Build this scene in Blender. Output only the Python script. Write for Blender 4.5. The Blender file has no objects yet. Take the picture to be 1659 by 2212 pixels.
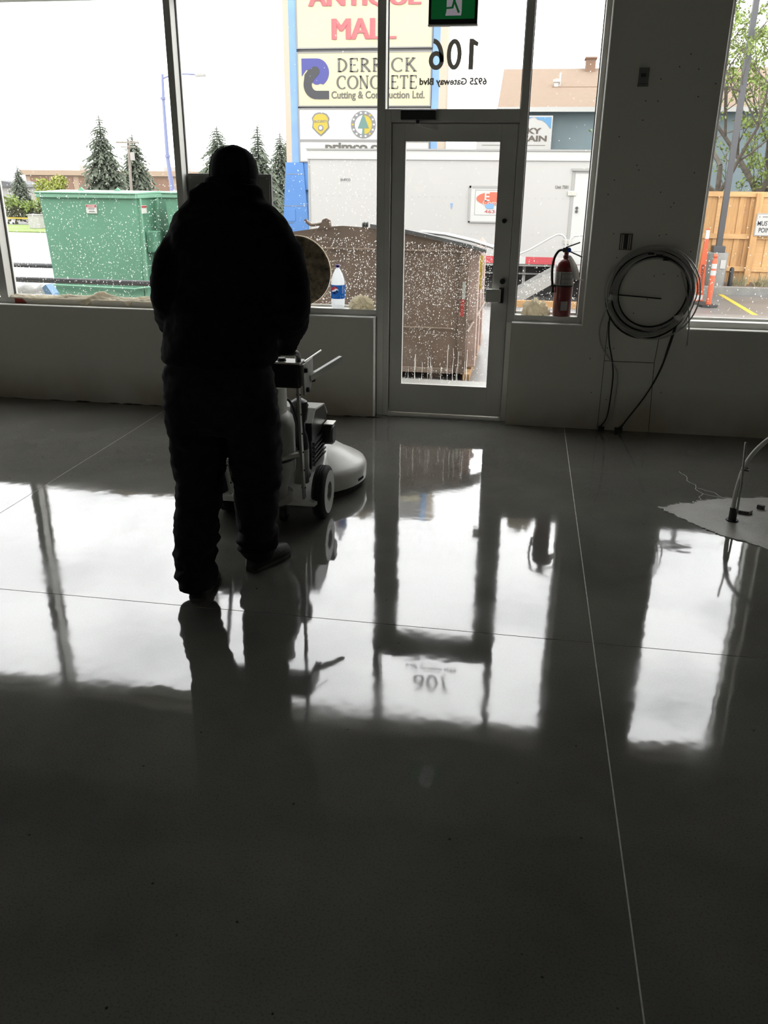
import bpy, bmesh, math, random
from mathutils import Vector, Matrix, noise

# ------------------------------------------------------------------ camera, sky, exposure
sc = bpy.context.scene
COL = sc.collection
PI = math.pi
W_PX, H_PX, F_PX = 1659.0, 2212.0, 1790.0
YAW, PITCH, ROLL = -0.15913644, 0.3807748, 0.01146611
CAM = Vector((0.0, -6.1914, 1.72))


def setup_camera():
    cd = bpy.data.cameras.new('camera')
    cam = bpy.data.objects.new('camera', cd)
    COL.objects.link(cam)
    cy, sy, cp, sp = math.cos(YAW), math.sin(YAW), math.cos(PITCH), math.sin(PITCH)
    fwd = Vector((sy * cp, cy * cp, -sp))
    right = Vector((cy, -sy, 0))
    up = right.cross(fwd)
    cr, sr = math.cos(ROLL), math.sin(ROLL)
    r2 = cr * right + sr * up
    u2 = -sr * right + cr * up
    m = Matrix((r2, u2, -fwd)).transposed().to_4x4()
    m.translation = CAM
    cam.matrix_world = m
    cd.sensor_fit = 'VERTICAL'
    cd.sensor_height = 32.0
    cd.lens = F_PX / H_PX * 32.0
    cd.clip_start = 0.05
    cd.clip_end = 500
    sc.camera = cam


def setup_world():
    w = bpy.data.worlds.new('overcast_sky')
    sc.world = w
    w.use_nodes = True
    nt = w.node_tree
    nt.nodes.clear()
    out = nt.nodes.new('ShaderNodeOutputWorld')
    bg = nt.nodes.new('ShaderNodeBackground')
    tc = nt.nodes.new('ShaderNodeTexCoord')
    mp = nt.nodes.new('ShaderNodeMapping')
    mp.inputs['Scale'].default_value = (1.0, 1.0, 2.4)
    nz = nt.nodes.new('ShaderNodeTexNoise')
    nz.inputs['Scale'].default_value = 4.6
    nz.inputs['Detail'].default_value = 6
    nz.inputs['Roughness'].default_value = 0.55
    rp = nt.nodes.new('ShaderNodeValToRGB')
    rp.color_ramp.elements[0].position = 0.27
    rp.color_ramp.elements[0].color = (0.30, 0.303, 0.31, 1)
    mid = rp.color_ramp.elements.new(0.37)
    mid.color = (0.72, 0.723, 0.73, 1)
    rp.color_ramp.elements[2].position = 0.56
    rp.color_ramp.elements[2].color = (1.0, 1.0, 1.0, 1)
    nt.links.new(tc.outputs['Generated'], mp.inputs['Vector'])
    nt.links.new(mp.outputs['Vector'], nz.inputs['Vector'])
    nt.links.new(nz.outputs['Fac'], rp.inputs['Fac'])
    nt.links.new(rp.outputs['Color'], bg.inputs['Color'])
    bg.inputs['Strength'].default_value = SKY
    nt.links.new(bg.outputs['Background'], out.inputs['Surface'])


SKY = 5.3
setup_camera()
setup_world()
sc.view_settings.view_transform = 'Standard'
sc.view_settings.look = 'None'
sc.view_settings.exposure = 0.0
sc.view_settings.gamma = 1.0
sc.view_settings.use_curve_mapping = False
sc.cycles.max_bounces = 10
sc.cycles.diffuse_bounces = 6
sc.cycles.glossy_bounces = 5
sc.cycles.transparent_max_bounces = 24
sc.cycles.use_denoising = True
sc.cycles.sample_clamp_indirect = 6.0

RND = random.Random(11)


# ------------------------------------------------------------------ materials
def lin(r, g, b):
    f = lambda c: c / 12.92 if c <= 0.04045 else ((c + 0.055) / 1.055) ** 2.4
    return (f(r / 255), f(g / 255), f(b / 255))


def M(name, col, rough=0.6, metal=0.0, var=0.0, scale=6.0, bump=0.0, bscale=40.0, spec=0.5, emit=None, estr=0.0,
      coat=0.0, stretch=(1, 1, 1), col2=None, thr=None, trans=0.0):
    m = bpy.data.materials.new(name)
    m.use_nodes = True
    nt = m.node_tree
    b = nt.nodes['Principled BSDF']
    b.inputs['Roughness'].default_value = rough
    b.inputs['Metallic'].default_value = metal
    b.inputs['Specular IOR Level'].default_value = spec
    b.inputs['Coat Weight'].default_value = coat
    b.inputs['Base Color'].default_value = (*col, 1)
    tc = nt.nodes.new('ShaderNodeTexCoord')
    mp = nt.nodes.new('ShaderNodeMapping')
    mp.inputs['Scale'].default_value = stretch
    nt.links.new(tc.outputs['Object'], mp.inputs['Vector'])
    if var > 0 or col2 is not None:
        nz = nt.nodes.new('ShaderNodeTexNoise')
        nz.inputs['Scale'].default_value = scale
        nz.inputs['Detail'].default_value = 5
        nt.links.new(mp.outputs['Vector'], nz.inputs['Vector'])
        rp = nt.nodes.new('ShaderNodeValToRGB')
        a, z = rp.color_ramp.elements
        lo, hi = thr if thr else (0.3, 0.7)
        a.position, z.position = lo, hi
        c2 = col2 if col2 is not None else tuple(min(1, c * (1 + var)) for c in col)
        c1 = col if col2 is not None else tuple(c * (1 - var) for c in col)
        a.color, z.color = (*c1, 1), (*c2, 1)
        nt.links.new(nz.outputs['Fac'], rp.inputs['Fac'])
        nt.links.new(rp.outputs['Color'], b.inputs['Base Color'])
    if bump > 0:
        n2 = nt.nodes.new('ShaderNodeTexNoise')
        n2.inputs['Scale'].default_value = bscale
        n2.inputs['Detail'].default_value = 4
        nt.links.new(mp.outputs['Vector'], n2.inputs['Vector'])
        bp = nt.nodes.new('ShaderNodeBump')
        bp.inputs['Strength'].default_value = bump
        bp.inputs['Distance'].default_value = 0.01
        nt.links.new(n2.outputs['Fac'], bp.inputs['Height'])
        nt.links.new(bp.outputs['Normal'], b.inputs['Normal'])
    if emit:
        b.inputs['Emission Color'].default_value = (*emit, 1)
        b.inputs['Emission Strength'].default_value = estr
    if trans:
        b.inputs['Transmission Weight'].default_value = trans
    return m


def glass_material():
    m = bpy.data.materials.new('window_glass')
    m.use_nodes = True
    nt = m.node_tree
    nt.nodes.clear()
    out = nt.nodes.new('ShaderNodeOutputMaterial')
    mx = nt.nodes.new('ShaderNodeMixShader')
    tr = nt.nodes.new('ShaderNodeBsdfTransparent')
    tr.inputs['Color'].default_value = (0.985, 0.99, 0.985, 1)
    gl = nt.nodes.new('ShaderNodeBsdfGlossy')
    gl.inputs['Roughness'].default_value = 0.0
    lw = nt.nodes.new('ShaderNodeLayerWeight')
    pw = nt.nodes.new('ShaderNodeMath')
    pw.operation = 'POWER'
    pw.inputs[1].default_value = 4.0
    ma = nt.nodes.new('ShaderNodeMath')
    ma.operation = 'MULTIPLY_ADD'
    ma.inputs[1].default_value = 0.6
    ma.inputs[2].default_value = 0.03
    nt.links.new(lw.outputs['Facing'], pw.inputs[0])
    nt.links.new(pw.outputs[0], ma.inputs[0])
    nt.links.new(ma.outputs[0], mx.inputs['Fac'])
    nt.links.new(tr.outputs[0], mx.inputs[1])
    nt.links.new(gl.outputs[0], mx.inputs[2])
    nt.links.new(mx.outputs[0], out.inputs['Surface'])
    return m


def droplet_material():
    m = bpy.data.materials.new('rain_water')
    m.use_nodes = True
    nt = m.node_tree
    nt.nodes.clear()
    out = nt.nodes.new('ShaderNodeOutputMaterial')
    mx = nt.nodes.new('ShaderNodeMixShader')
    mx.inputs['Fac'].default_value = 0.35
    tl = nt.nodes.new('ShaderNodeBsdfTranslucent')
    tl.inputs['Color'].default_value = (0.95, 0.94, 0.9, 1)
    gl = nt.nodes.new('ShaderNodeBsdfTransparent')
    nt.links.new(tl.outputs[0], mx.inputs[1])
    nt.links.new(gl.outputs[0], mx.inputs[2])
    nt.links.new(mx.outputs[0], out.inputs['Surface'])
    return m


def thin_material(name, col, trans, var=0.0, scale=10.0, bump=0.0, gloss=0.0, clear=0.0):
    """cloth, paper or plastic film that lets daylight glow through"""
    m = bpy.data.materials.new(name)
    m.use_nodes = True
    nt = m.node_tree
    nt.nodes.clear()
    out = nt.nodes.new('ShaderNodeOutputMaterial')
    mx = nt.nodes.new('ShaderNodeMixShader')
    mx.inputs['Fac'].default_value = trans
    df = nt.nodes.new('ShaderNodeBsdfDiffuse')
    tl = nt.nodes.new('ShaderNodeBsdfTranslucent')
    for n in (df, tl):
        n.inputs['Color'].default_value = (*col, 1)
    tc = nt.nodes.new('ShaderNodeTexCoord')
    if var:
        nz = nt.nodes.new('ShaderNodeTexNoise')
        nz.inputs['Scale'].default_value = scale
        nz.inputs['Detail'].default_value = 5
        nt.links.new(tc.outputs['Object'], nz.inputs['Vector'])
        rp = nt.nodes.new('ShaderNodeValToRGB')
        rp.color_ramp.elements[0].position = 0.3
        rp.color_ramp.elements[1].position = 0.7
        rp.color_ramp.elements[0].color = tuple(c * (1 - var) for c in col) + (1,)
        rp.color_ramp.elements[1].color = tuple(min(1, c * (1 + var)) for c in col) + (1,)
        nt.links.new(nz.outputs['Fac'], rp.inputs['Fac'])
        for n in (df, tl):
            nt.links.new(rp.outputs['Color'], n.inputs['Color'])
    if bump:
        n2 = nt.nodes.new('ShaderNodeTexNoise')
        n2.inputs['Scale'].default_value = 180
        nt.links.new(tc.outputs['Object'], n2.inputs['Vector'])
        bp = nt.nodes.new('ShaderNodeBump')
        bp.inputs['Strength'].default_value = bump
        bp.inputs['Distance'].default_value = 0.004
        nt.links.new(n2.outputs['Fac'], bp.inputs['Height'])
        for n in (df, tl):
            nt.links.new(bp.outputs['Normal'], n.inputs['Normal'])
    nt.links.new(df.outputs[0], mx.inputs[1])
    nt.links.new(tl.outputs[0], mx.inputs[2])
    last = mx
    for fac, node in ((gloss, 'ShaderNodeBsdfGlossy'), (clear, 'ShaderNodeBsdfTransparent')):
        if fac:
            m2 = nt.nodes.new('ShaderNodeMixShader')
            m2.inputs['Fac'].default_value = fac
            g = nt.nodes.new(node)
            if 'Roughness' in g.inputs:
                g.inputs['Roughness'].default_value = 0.15
            nt.links.new(last.outputs[0], m2.inputs[1])
            nt.links.new(g.outputs[0], m2.inputs[2])
            last = m2
    nt.links.new(last.outputs[0], out.inputs['Surface'])
    return m


def vinyl_material():
    m = bpy.data.materials.new('grey_vinyl_lettering')
    m.use_nodes = True
    nt = m.node_tree
    nt.nodes.clear()
    out = nt.nodes.new('ShaderNodeOutputMaterial')
    mx = nt.nodes.new('ShaderNodeMixShader')
    mx.inputs['Fac'].default_value = 0.5
    tl = nt.nodes.new('ShaderNodeBsdfTranslucent')
    tl.inputs['Color'].default_value = (0.26, 0.245, 0.22, 1)
    df = nt.nodes.new('ShaderNodeBsdfDiffuse')
    df.inputs['Color'].default_value = (0.26, 0.245, 0.22, 1)
    nt.links.new(tl.outputs[0], mx.inputs[1])
    nt.links.new(df.outputs[0], mx.inputs[2])
    nt.links.new(mx.outputs[0], out.inputs['Surface'])
    return m


def floor_material(name, base, lo, hi, rlo, rhi, ior):
    m = bpy.data.materials.new(name)
    m.use_nodes = True
    nt = m.node_tree
    b = nt.nodes['Principled BSDF']
    tc = nt.nodes.new('ShaderNodeTexCoord')
    n1 = nt.nodes.new('ShaderNodeTexNoise')
    n1.inputs['Scale'].default_value = 1.3
    n1.inputs['Detail'].default_value = 7
    n1.inputs['Roughness'].default_value = 0.6
    nt.links.new(tc.outputs['Object'], n1.inputs['Vector'])
    r1 = nt.nodes.new('ShaderNodeValToRGB')
    r1.color_ramp.elements[0].position = 0.32
    r1.color_ramp.elements[1].position = 0.70
    r1.color_ramp.elements[0].color = tuple(c * lo for c in base) + (1,)
    r1.color_ramp.elements[1].color = tuple(c * hi for c in base) + (1,)
    nt.links.new(n1.outputs['Fac'], r1.inputs['Fac'])
    # fine sand speckle and pinholes
    n2 = nt.nodes.new('ShaderNodeTexNoise')
    n2.inputs['Scale'].default_value = 160
    n2.inputs['Detail'].default_value = 2
    nt.links.new(tc.outputs['Object'], n2.inputs['Vector'])
    r2 = nt.nodes.new('ShaderNodeValToRGB')
    r2.color_ramp.elements[0].position = 0.30
    r2.color_ramp.elements[0].color = (0.72, 0.72, 0.72, 1)
    r2.color_ramp.elements[1].position = 0.5
    r2.color_ramp.elements[1].color = (1, 1, 1, 1)
    nt.links.new(n2.outputs['Fac'], r2.inputs['Fac'])
    vz = nt.nodes.new('ShaderNodeTexVoronoi')
    vz.inputs['Scale'].default_value = 11
    nt.links.new(tc.outputs['Object'], vz.inputs['Vector'])
    r3 = nt.nodes.new('ShaderNodeValToRGB')
    r3.color_ramp.elements[0].position = 0.03
    r3.color_ramp.elements[0].color = (0.25, 0.25, 0.24, 1)
    r3.color_ramp.elements[1].position = 0.055
    r3.color_ramp.elements[1].color = (1, 1, 1, 1)
    nt.links.new(vz.outputs['Distance'], r3.inputs['Fac'])
    mx = nt.nodes.new('ShaderNodeMixRGB')
    mx.blend_type = 'MULTIPLY'
    mx.inputs['Fac'].default_value = 1
    nt.links.new(r1.outputs['Color'], mx.inputs['Color1'])
    nt.links.new(r2.outputs['Color'], mx.inputs['Color2'])
    mx2 = nt.nodes.new('ShaderNodeMixRGB')
    mx2.blend_type = 'MULTIPLY'
    mx2.inputs['Fac'].default_value = 1
    nt.links.new(mx.outputs['Color'], mx2.inputs['Color1'])
    nt.links.new(r3.outputs['Color'], mx2.inputs['Color2'])
    nt.links.new(mx2.outputs['Color'], b.inputs['Base Color'])
    n3 = nt.nodes.new('ShaderNodeTexNoise')
    n3.inputs['Scale'].default_value = 2.2
    n3.inputs['Detail'].default_value = 6
    nt.links.new(tc.outputs['Object'], n3.inputs['Vector'])
    mr = nt.nodes.new('ShaderNodeMapRange')
    mr.inputs['From Min'].default_value = 0.3
    mr.inputs['From Max'].default_value = 0.7
    mr.inputs['To Min'].default_value = rlo
    mr.inputs['To Max'].default_value = rhi
    nt.links.new(n3.outputs['Fac'], mr.inputs['Value'])
    nt.links.new(mr.outputs['Result'], b.inputs['Roughness'])
    b.inputs['IOR'].default_value = ior
    # faint slab waviness
    n4 = nt.nodes.new('ShaderNodeTexNoise')
    n4.inputs['Scale'].default_value = 3.0
    n4.inputs['Detail'].default_value = 3
    nt.links.new(tc.outputs['Object'], n4.inputs['Vector'])
    bp = nt.nodes.new('ShaderNodeBump')
    bp.inputs['Strength'].default_value = 0.06
    bp.inputs['Distance'].default_value = 0.02
    nt.links.new(n4.outputs['Fac'], bp.inputs['Height'])
    nt.links.new(bp.outputs['Normal'], b.inputs['Normal'])
    return m


def wall_material():
    """white-painted drywall, with brown mop-splash stains along its foot"""
    m = bpy.data.materials.new('drywall_paint')
    m.use_nodes = True
    nt = m.node_tree
    b = nt.nodes['Principled BSDF']
    b.inputs['Roughness'].default_value = 0.65
    tc = nt.nodes.new('ShaderNodeTexCoord')
    sx = nt.nodes.new('ShaderNodeSeparateXYZ')
    nt.links.new(tc.outputs['Object'], sx.inputs[0])
    n1 = nt.nodes.new('ShaderNodeTexNoise')
    n1.inputs['Scale'].default_value = 1.7
    n1.inputs['Detail'].default_value = 6
    nt.links.new(tc.outputs['Object'], n1.inputs['Vector'])
    mr = nt.nodes.new('ShaderNodeMapRange')
    mr.inputs['From Min'].default_value = 0.50
    mr.inputs['From Max'].default_value = 0.0
    mr.inputs['To Min'].default_value = 0.0
    mr.inputs['To Max'].default_value = 1.0
    nt.links.new(sx.outputs['Z'], mr.inputs['Value'])
    mu = nt.nodes.new('ShaderNodeMath')
    mu.operation = 'MULTIPLY'
    nt.links.new(n1.outputs['Fac'], mu.inputs[0])
    nt.links.new(mr.outputs['Result'], mu.inputs[1])
    rp = nt.nodes.new('ShaderNodeValToRGB')
    rp.color_ramp.elements[0].position = 0.18
    rp.color_ramp.elements[0].color = (0.80, 0.785, 0.70, 1)
    rp.color_ramp.elements[1].position = 0.55
    rp.color_ramp.elements[1].color = (0.50, 0.44, 0.33, 1)
    nt.links.new(mu.outputs[0], rp.inputs['Fac'])
    nt.links.new(rp.outputs['Color'], b.inputs['Base Color'])
    return m


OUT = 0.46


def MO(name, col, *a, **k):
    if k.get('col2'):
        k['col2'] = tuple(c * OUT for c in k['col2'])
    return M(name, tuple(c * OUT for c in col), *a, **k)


MAT = {}


def mats():
    D = MAT
    D['glass'] = glass_material()
    D['drop'] = droplet_material()
    D['floor'] = floor_material('polished_concrete', (0.150, 0.147, 0.131), 0.75, 1.2, 0.03, 0.085, 2.02)
    D['patch'] = floor_material('rough_concrete_patch', (0.36, 0.345, 0.30), 0.55, 1.25, 0.30, 0.55, 1.5)
    D['joint'] = M('joint_dust', (0.62, 0.61, 0.57), 0.9, var=0.2, scale=30)
    D['wall'] = wall_material()
    D['plain_wall'] = M('primed_drywall', (0.76, 0.75, 0.70), 0.8, var=0.06, scale=2)
    D['ceiling'] = M('dark_ceiling_deck', (0.05, 0.05, 0.048), 0.9, var=0.15, scale=2)
    D['bead'] = M('corner_bead_white', (0.88, 0.87, 0.82), 0.4)
    D['alu'] = M('anodised_aluminium', (0.70, 0.69, 0.645), 0.45, 0.15, var=0.05, scale=3)
    D['aludark'] = M('rubber_gasket', (0.03, 0.03, 0.03), 0.7)
    D['black'] = M('black_plastic', (0.012, 0.012, 0.013), 0.5)
    D['blackmetal'] = M('black_painted_metal', (0.02, 0.02, 0.022), 0.35, 0.2)
    D['steel'] = M('bare_steel', (0.55, 0.54, 0.50), 0.32, 0.9, var=0.08, scale=20)
    D['chrome'] = M('chrome', (0.75, 0.75, 0.72), 0.15, 1.0)
    D['rubber'] = M('tyre_rubber', (0.02, 0.02, 0.02), 0.75, bump=0.2, bscale=90)
    D['offwhite'] = M('off_white_enamel', (0.72, 0.71, 0.65), 0.35, var=0.08, scale=8)
    D['machine'] = M('scuffed_white_shell', (0.84, 0.83, 0.78), 0.28, var=0.08, scale=9, bump=0.05)
    D['tank'] = M('grey_tank_enamel', (0.36, 0.36, 0.33), 0.4, var=0.12, scale=12)
    D['darkgrey'] = M('dark_grey_metal', (0.07, 0.07, 0.068), 0.45, 0.3)
    D['greypanel'] = M('grey_board', (0.20, 0.20, 0.19), 0.6, var=0.05, scale=4)
    D['jacket'] = M('black_fleece', (0.008, 0.008, 0.009), 0.95, var=0.3, scale=30, bump=0.25, bscale=260, spec=0.15)
    D['trouser'] = M('black_denim', (0.010, 0.010, 0.012), 0.9, var=0.3, scale=25, bump=0.2, bscale=220, spec=0.2)
    D['cap'] = M('navy_cap_cotton', (0.011, 0.010, 0.016), 0.9, bump=0.2, bscale=300, spec=0.2)
    D['skin'] = M('skin', (0.42, 0.27, 0.20), 0.55, var=0.08, scale=20)
    D['hair'] = M('grey_hair', (0.22, 0.21, 0.20), 0.7, bump=0.6, bscale=250)
    D['shoe'] = M('worn_shoe_leather', (0.02, 0.019, 0.017), 0.6, bump=0.25, bscale=120)
    D['sole'] = M('shoe_sole', (0.05, 0.048, 0.042), 0.8)
    D['rag'] = thin_material('cotton_rag', (0.86, 0.81, 0.69), 0.55, 0.10, 14, 0.4)
    D['pad'] = M('burnishing_pad_fibre', (0.42, 0.33, 0.21), 0.95, col2=(0.10, 0.078, 0.05), scale=26, bump=1.0, bscale=160)
    D['red'] = M('extinguisher_red', (0.20, 0.016, 0.016), 0.3, coat=0.5)
    D['paper'] = thin_material('white_paper', (0.75, 0.74, 0.70), 0.35)
    D['ink'] = M('dark_ink', (0.03, 0.03, 0.035), 0.8)
    D['redtape'] = M('red_tape', (0.35, 0.04, 0.025), 0.6)
    D['pepsiblue'] = thin_material('bottle_label_blue', (0.03, 0.17, 0.55), 0.6)
    D['pepsinavy'] = thin_material('bottle_label_navy', (0.01, 0.05, 0.24), 0.6)
    D['pepsired'] = thin_material('bottle_label_red', (0.85, 0.06, 0.08), 0.7)
    D['capblue'] = M('bottle_cap_indigo', (0.07, 0.04, 0.32), 0.4)
    D['labelwhite'] = thin_material('label_white', (0.9, 0.9, 0.9), 0.7)
    D['pet'] = thin_material('frosted_clear_plastic', (0.93, 0.95, 0.96), 0.75, gloss=0.06, clear=0.22)
    D['white'] = M('white_paint', (0.80, 0.79, 0.76), 0.5)
    D['exitgreen'] = M('exit_sign_green', (0.005, 0.10, 0.03), 0.35, emit=(0.004, 0.14, 0.03), estr=0.3)
    D['exitwhite'] = M('exit_sign_white', (0.7, 0.65, 0.7), 0.4, emit=(0.8, 0.7, 0.8), estr=0.2)
    D['vinyl'] = vinyl_material()
    D['cable'] = M('armoured_cable_metal', (0.62, 0.61, 0.58), 0.42, 0.5, bump=1.0, bscale=220)
    D['wire'] = M('black_cable', (0.02, 0.02, 0.02), 0.5)
    D['conduit'] = M('white_pex_pipe', (0.62, 0.61, 0.56), 0.35)
    # outdoors (colours darkened in place of a lower exposure, to balance the strong sky)
    D['asphalt'] = MO('wet_asphalt', (0.26, 0.245, 0.235), 0.38, var=0.18, scale=0.8, bump=0.15, bscale=60)
    D['road'] = MO('pale_wet_road', (0.52, 0.50, 0.48), 0.5, var=0.1, scale=0.3, stretch=(0.2, 2, 1))
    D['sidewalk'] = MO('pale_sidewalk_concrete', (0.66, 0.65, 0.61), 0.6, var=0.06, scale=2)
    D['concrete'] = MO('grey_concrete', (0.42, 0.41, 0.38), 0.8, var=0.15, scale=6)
    D['grass'] = MO('verge_grass', (0.30, 0.42, 0.10), 0.9, var=0.25, scale=5, bump=0.5)
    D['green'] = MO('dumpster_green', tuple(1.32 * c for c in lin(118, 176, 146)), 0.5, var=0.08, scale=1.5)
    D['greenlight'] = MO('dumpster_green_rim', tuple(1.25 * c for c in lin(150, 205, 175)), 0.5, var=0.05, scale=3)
    D['bin'] = MO('rusty_brown_steel', (0.29, 0.20, 0.15), 0.7, var=0.28, scale=2.2, bump=0.2, bscale=20, stretch=(1, 1, 0.45))
    D['binedge'] = MO('worn_steel_edge', (0.50, 0.38, 0.30), 0.6, var=0.2, scale=9)
    D['binpost'] = MO('pale_pink_primer', (0.95, 0.70, 0.62), 0.6, var=0.15, scale=7)
    D['tarp'] = MO('grey_rubber_sheet', (0.17, 0.17, 0.175), 0.5, var=0.25, scale=14)
    D['tarplight'] = MO('pale_grey_sheet', (0.36, 0.355, 0.35), 0.6)
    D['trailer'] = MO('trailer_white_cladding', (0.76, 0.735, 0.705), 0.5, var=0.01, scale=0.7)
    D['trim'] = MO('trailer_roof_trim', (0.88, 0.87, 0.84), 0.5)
    D['greytrim'] = MO('pale_grey_trim', (0.55, 0.54, 0.51), 0.6)
    D['redstripe'] = MO('red_stripe', (0.80, 0.10, 0.12), 0.5)
    D['under'] = MO('trailer_underside_dark', (0.055, 0.05, 0.048), 0.9)
    D['timber'] = MO('orange_timber', (0.70, 0.40, 0.17), 0.8, var=0.15, scale=6, stretch=(0.3, 3, 3))
    D['blue'] = MO('sign_base_blue', (0.12, 0.34, 0.82), 0.5, var=0.08, scale=1.5)
    D['bluefade'] = MO('faded_blue_trim', (0.30, 0.52, 0.86), 0.6, var=0.15, scale=1.2)
    D['tan'] = MO('sign_side_tan', (0.80, 0.66, 0.52), 0.7)
    D['cream'] = MO('sign_face_cream', (0.90, 0.82, 0.52), 0.4, var=0.02, scale=1)
    D['signwhite'] = MO('sign_face_white', (0.90, 0.88, 0.84), 0.4)
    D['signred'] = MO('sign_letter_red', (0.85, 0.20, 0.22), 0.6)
    D['signtext'] = MO('sign_letter_grey', (0.20, 0.19, 0.165), 0.7)
    D['signframe'] = MO('sign_frame_alu', (0.42, 0.41, 0.40), 0.5, 0.3)
    D['indigo'] = MO('logo_indigo', (0.10, 0.10, 0.42), 0.6)
    D['logodark'] = MO('logo_charcoal', (0.07, 0.07, 0.08), 0.6)
    D['badge'] = MO('badge_yellow', (0.75, 0.58, 0.06), 0.6)
    D['badgegrey'] = MO('badge_grey', (0.30, 0.30, 0.31), 0.6)
    D['badgegreen'] = MO('badge_tree_green', (0.20, 0.36, 0.32), 0.7)
    D['roof'] = MO('brown_shingles', (0.40, 0.285, 0.20), 0.9, var=0.16, scale=9, bump=0.5, bscale=14, stretch=(1, 3, 3))
    D['bluewall'] = MO('blue_grey_siding', (0.34, 0.44, 0.48), 0.7, var=0.05, scale=1)
    D['skyprint'] = MO('sign_sky_blue', (0.22, 0.52, 0.88), 0.6)
    D['brown'] = MO('sign_letter_brown', (0.22, 0.18, 0.15), 0.7)
    D['brickfar'] = MO('far_brown_brick', (0.42, 0.26, 0.18), 0.9, var=0.1, scale=2)
    D['tanfar'] = MO('far_tan_stucco', (0.66, 0.50, 0.36), 0.9)
    D['whitefar'] = MO('far_white_wall', (0.70, 0.68, 0.64), 0.9)
    D['roofdark'] = MO('far_dark_roof', (0.22, 0.22, 0.23), 0.9)
    D['spruce'] = MO('spruce_needles', (0.19, 0.225, 0.16), 0.95, var=0.35, scale=3)
    D['leafy'] = MO('young_leaf_green', (0.34, 0.46, 0.10), 0.8, var=0.3, scale=3)
    D['leafyellow'] = MO('yellow_green_leaf', (0.50, 0.56, 0.10), 0.8, var=0.25, scale=2)
    D['hedge'] = MO('dull_hedge_green', (0.16, 0.17, 0.08), 0.9, var=0.3, scale=2)
    D['bark'] = MO('grey_brown_bark', (0.23, 0.20, 0.165), 0.95, var=0.3, scale=9, bump=0.5)
    D['polewood'] = MO('weathered_pole', (0.48, 0.42, 0.36), 0.9)
    D['polepale'] = MO('pale_blue_pole', (0.34, 0.38, 0.66), 0.5)
    D['lamppole'] = MO('dark_grey_lamp_post', (0.12, 0.12, 0.13), 0.45)
    D['cedar'] = MO('cedar_board', (0.98, 0.56, 0.24), 0.8, var=0.18, scale=4, stretch=(5, 5, 0.6), bump=0.1)
    D['cedarb'] = MO('cedar_board_dark', (0.80, 0.43, 0.18), 0.8, var=0.22, scale=4, stretch=(5, 5, 0.6), bump=0.1)
    D['cedarrail'] = MO('cedar_rail', (1.1, 0.66, 0.30), 0.8, var=0.12, scale=4, stretch=(0.6, 5, 5))
    D['orange'] = MO('safety_orange', (0.90, 0.17, 0.06), 0.5)
    D['yellow'] = MO('lane_paint_yellow', (0.85, 0.62, 0.06), 0.6)
    D['mulch'] = MO('planting_bed_mulch', (0.22, 0.15, 0.10), 0.95, var=0.4, scale=12, bump=0.8)
    D['drygrass'] = MO('dry_ornamental_grass', (0.50, 0.45, 0.26), 0.9)
    D['sack'] = MO('white_woven_sack', (0.82, 0.81, 0.78), 0.7, bump=0.3, bscale=30)
    D['lightblue'] = MO('light_blue_print', (0.30, 0.55, 0.90), 0.6)
    D['reflred'] = MO('reflector_red', (0.70, 0.06, 0.05), 0.4)
    D['reflwhite'] = MO('reflector_white', (0.70, 0.72, 0.66), 0.4)
    D['facade'] = MO('exterior_facade', (0.35, 0.34, 0.32), 0.8)
    D['ellipse'] = MO('sign_coral', (0.90, 0.22, 0.13), 0.5)


mats()


# ------------------------------------------------------------------ mesh helpers
def winv(p):
    if p is None:
        return Matrix.Identity(4)
    m = Matrix.Identity(4)
    o = p
    chain = []
    while o is not None:
        chain.append(o)
        o = o.parent
    for o in reversed(chain):
        m = m @ o.matrix_parent_inverse @ o.matrix_basis
    return m.inverted()


def adopt(o, parent):
    if parent is not None:
        o.parent = parent
        o.matrix_parent_inverse = winv(parent)
    return o


def tag(o, label=None, cat=None, group=None, kind=None):
    if label:
        o['label'] = label
    if cat:
        o['category'] = cat
    if group:
        o['group'] = group
    if kind:
        o['kind'] = kind
    return o


def empty(name, loc, label=None, cat=None, group=None, kind=None):
    o = bpy.data.objects.new(name, None)
    COL.objects.link(o)
    o.location = loc
    o.empty_display_size = 0.1
    return tag(o, label, cat, group, kind)


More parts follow.
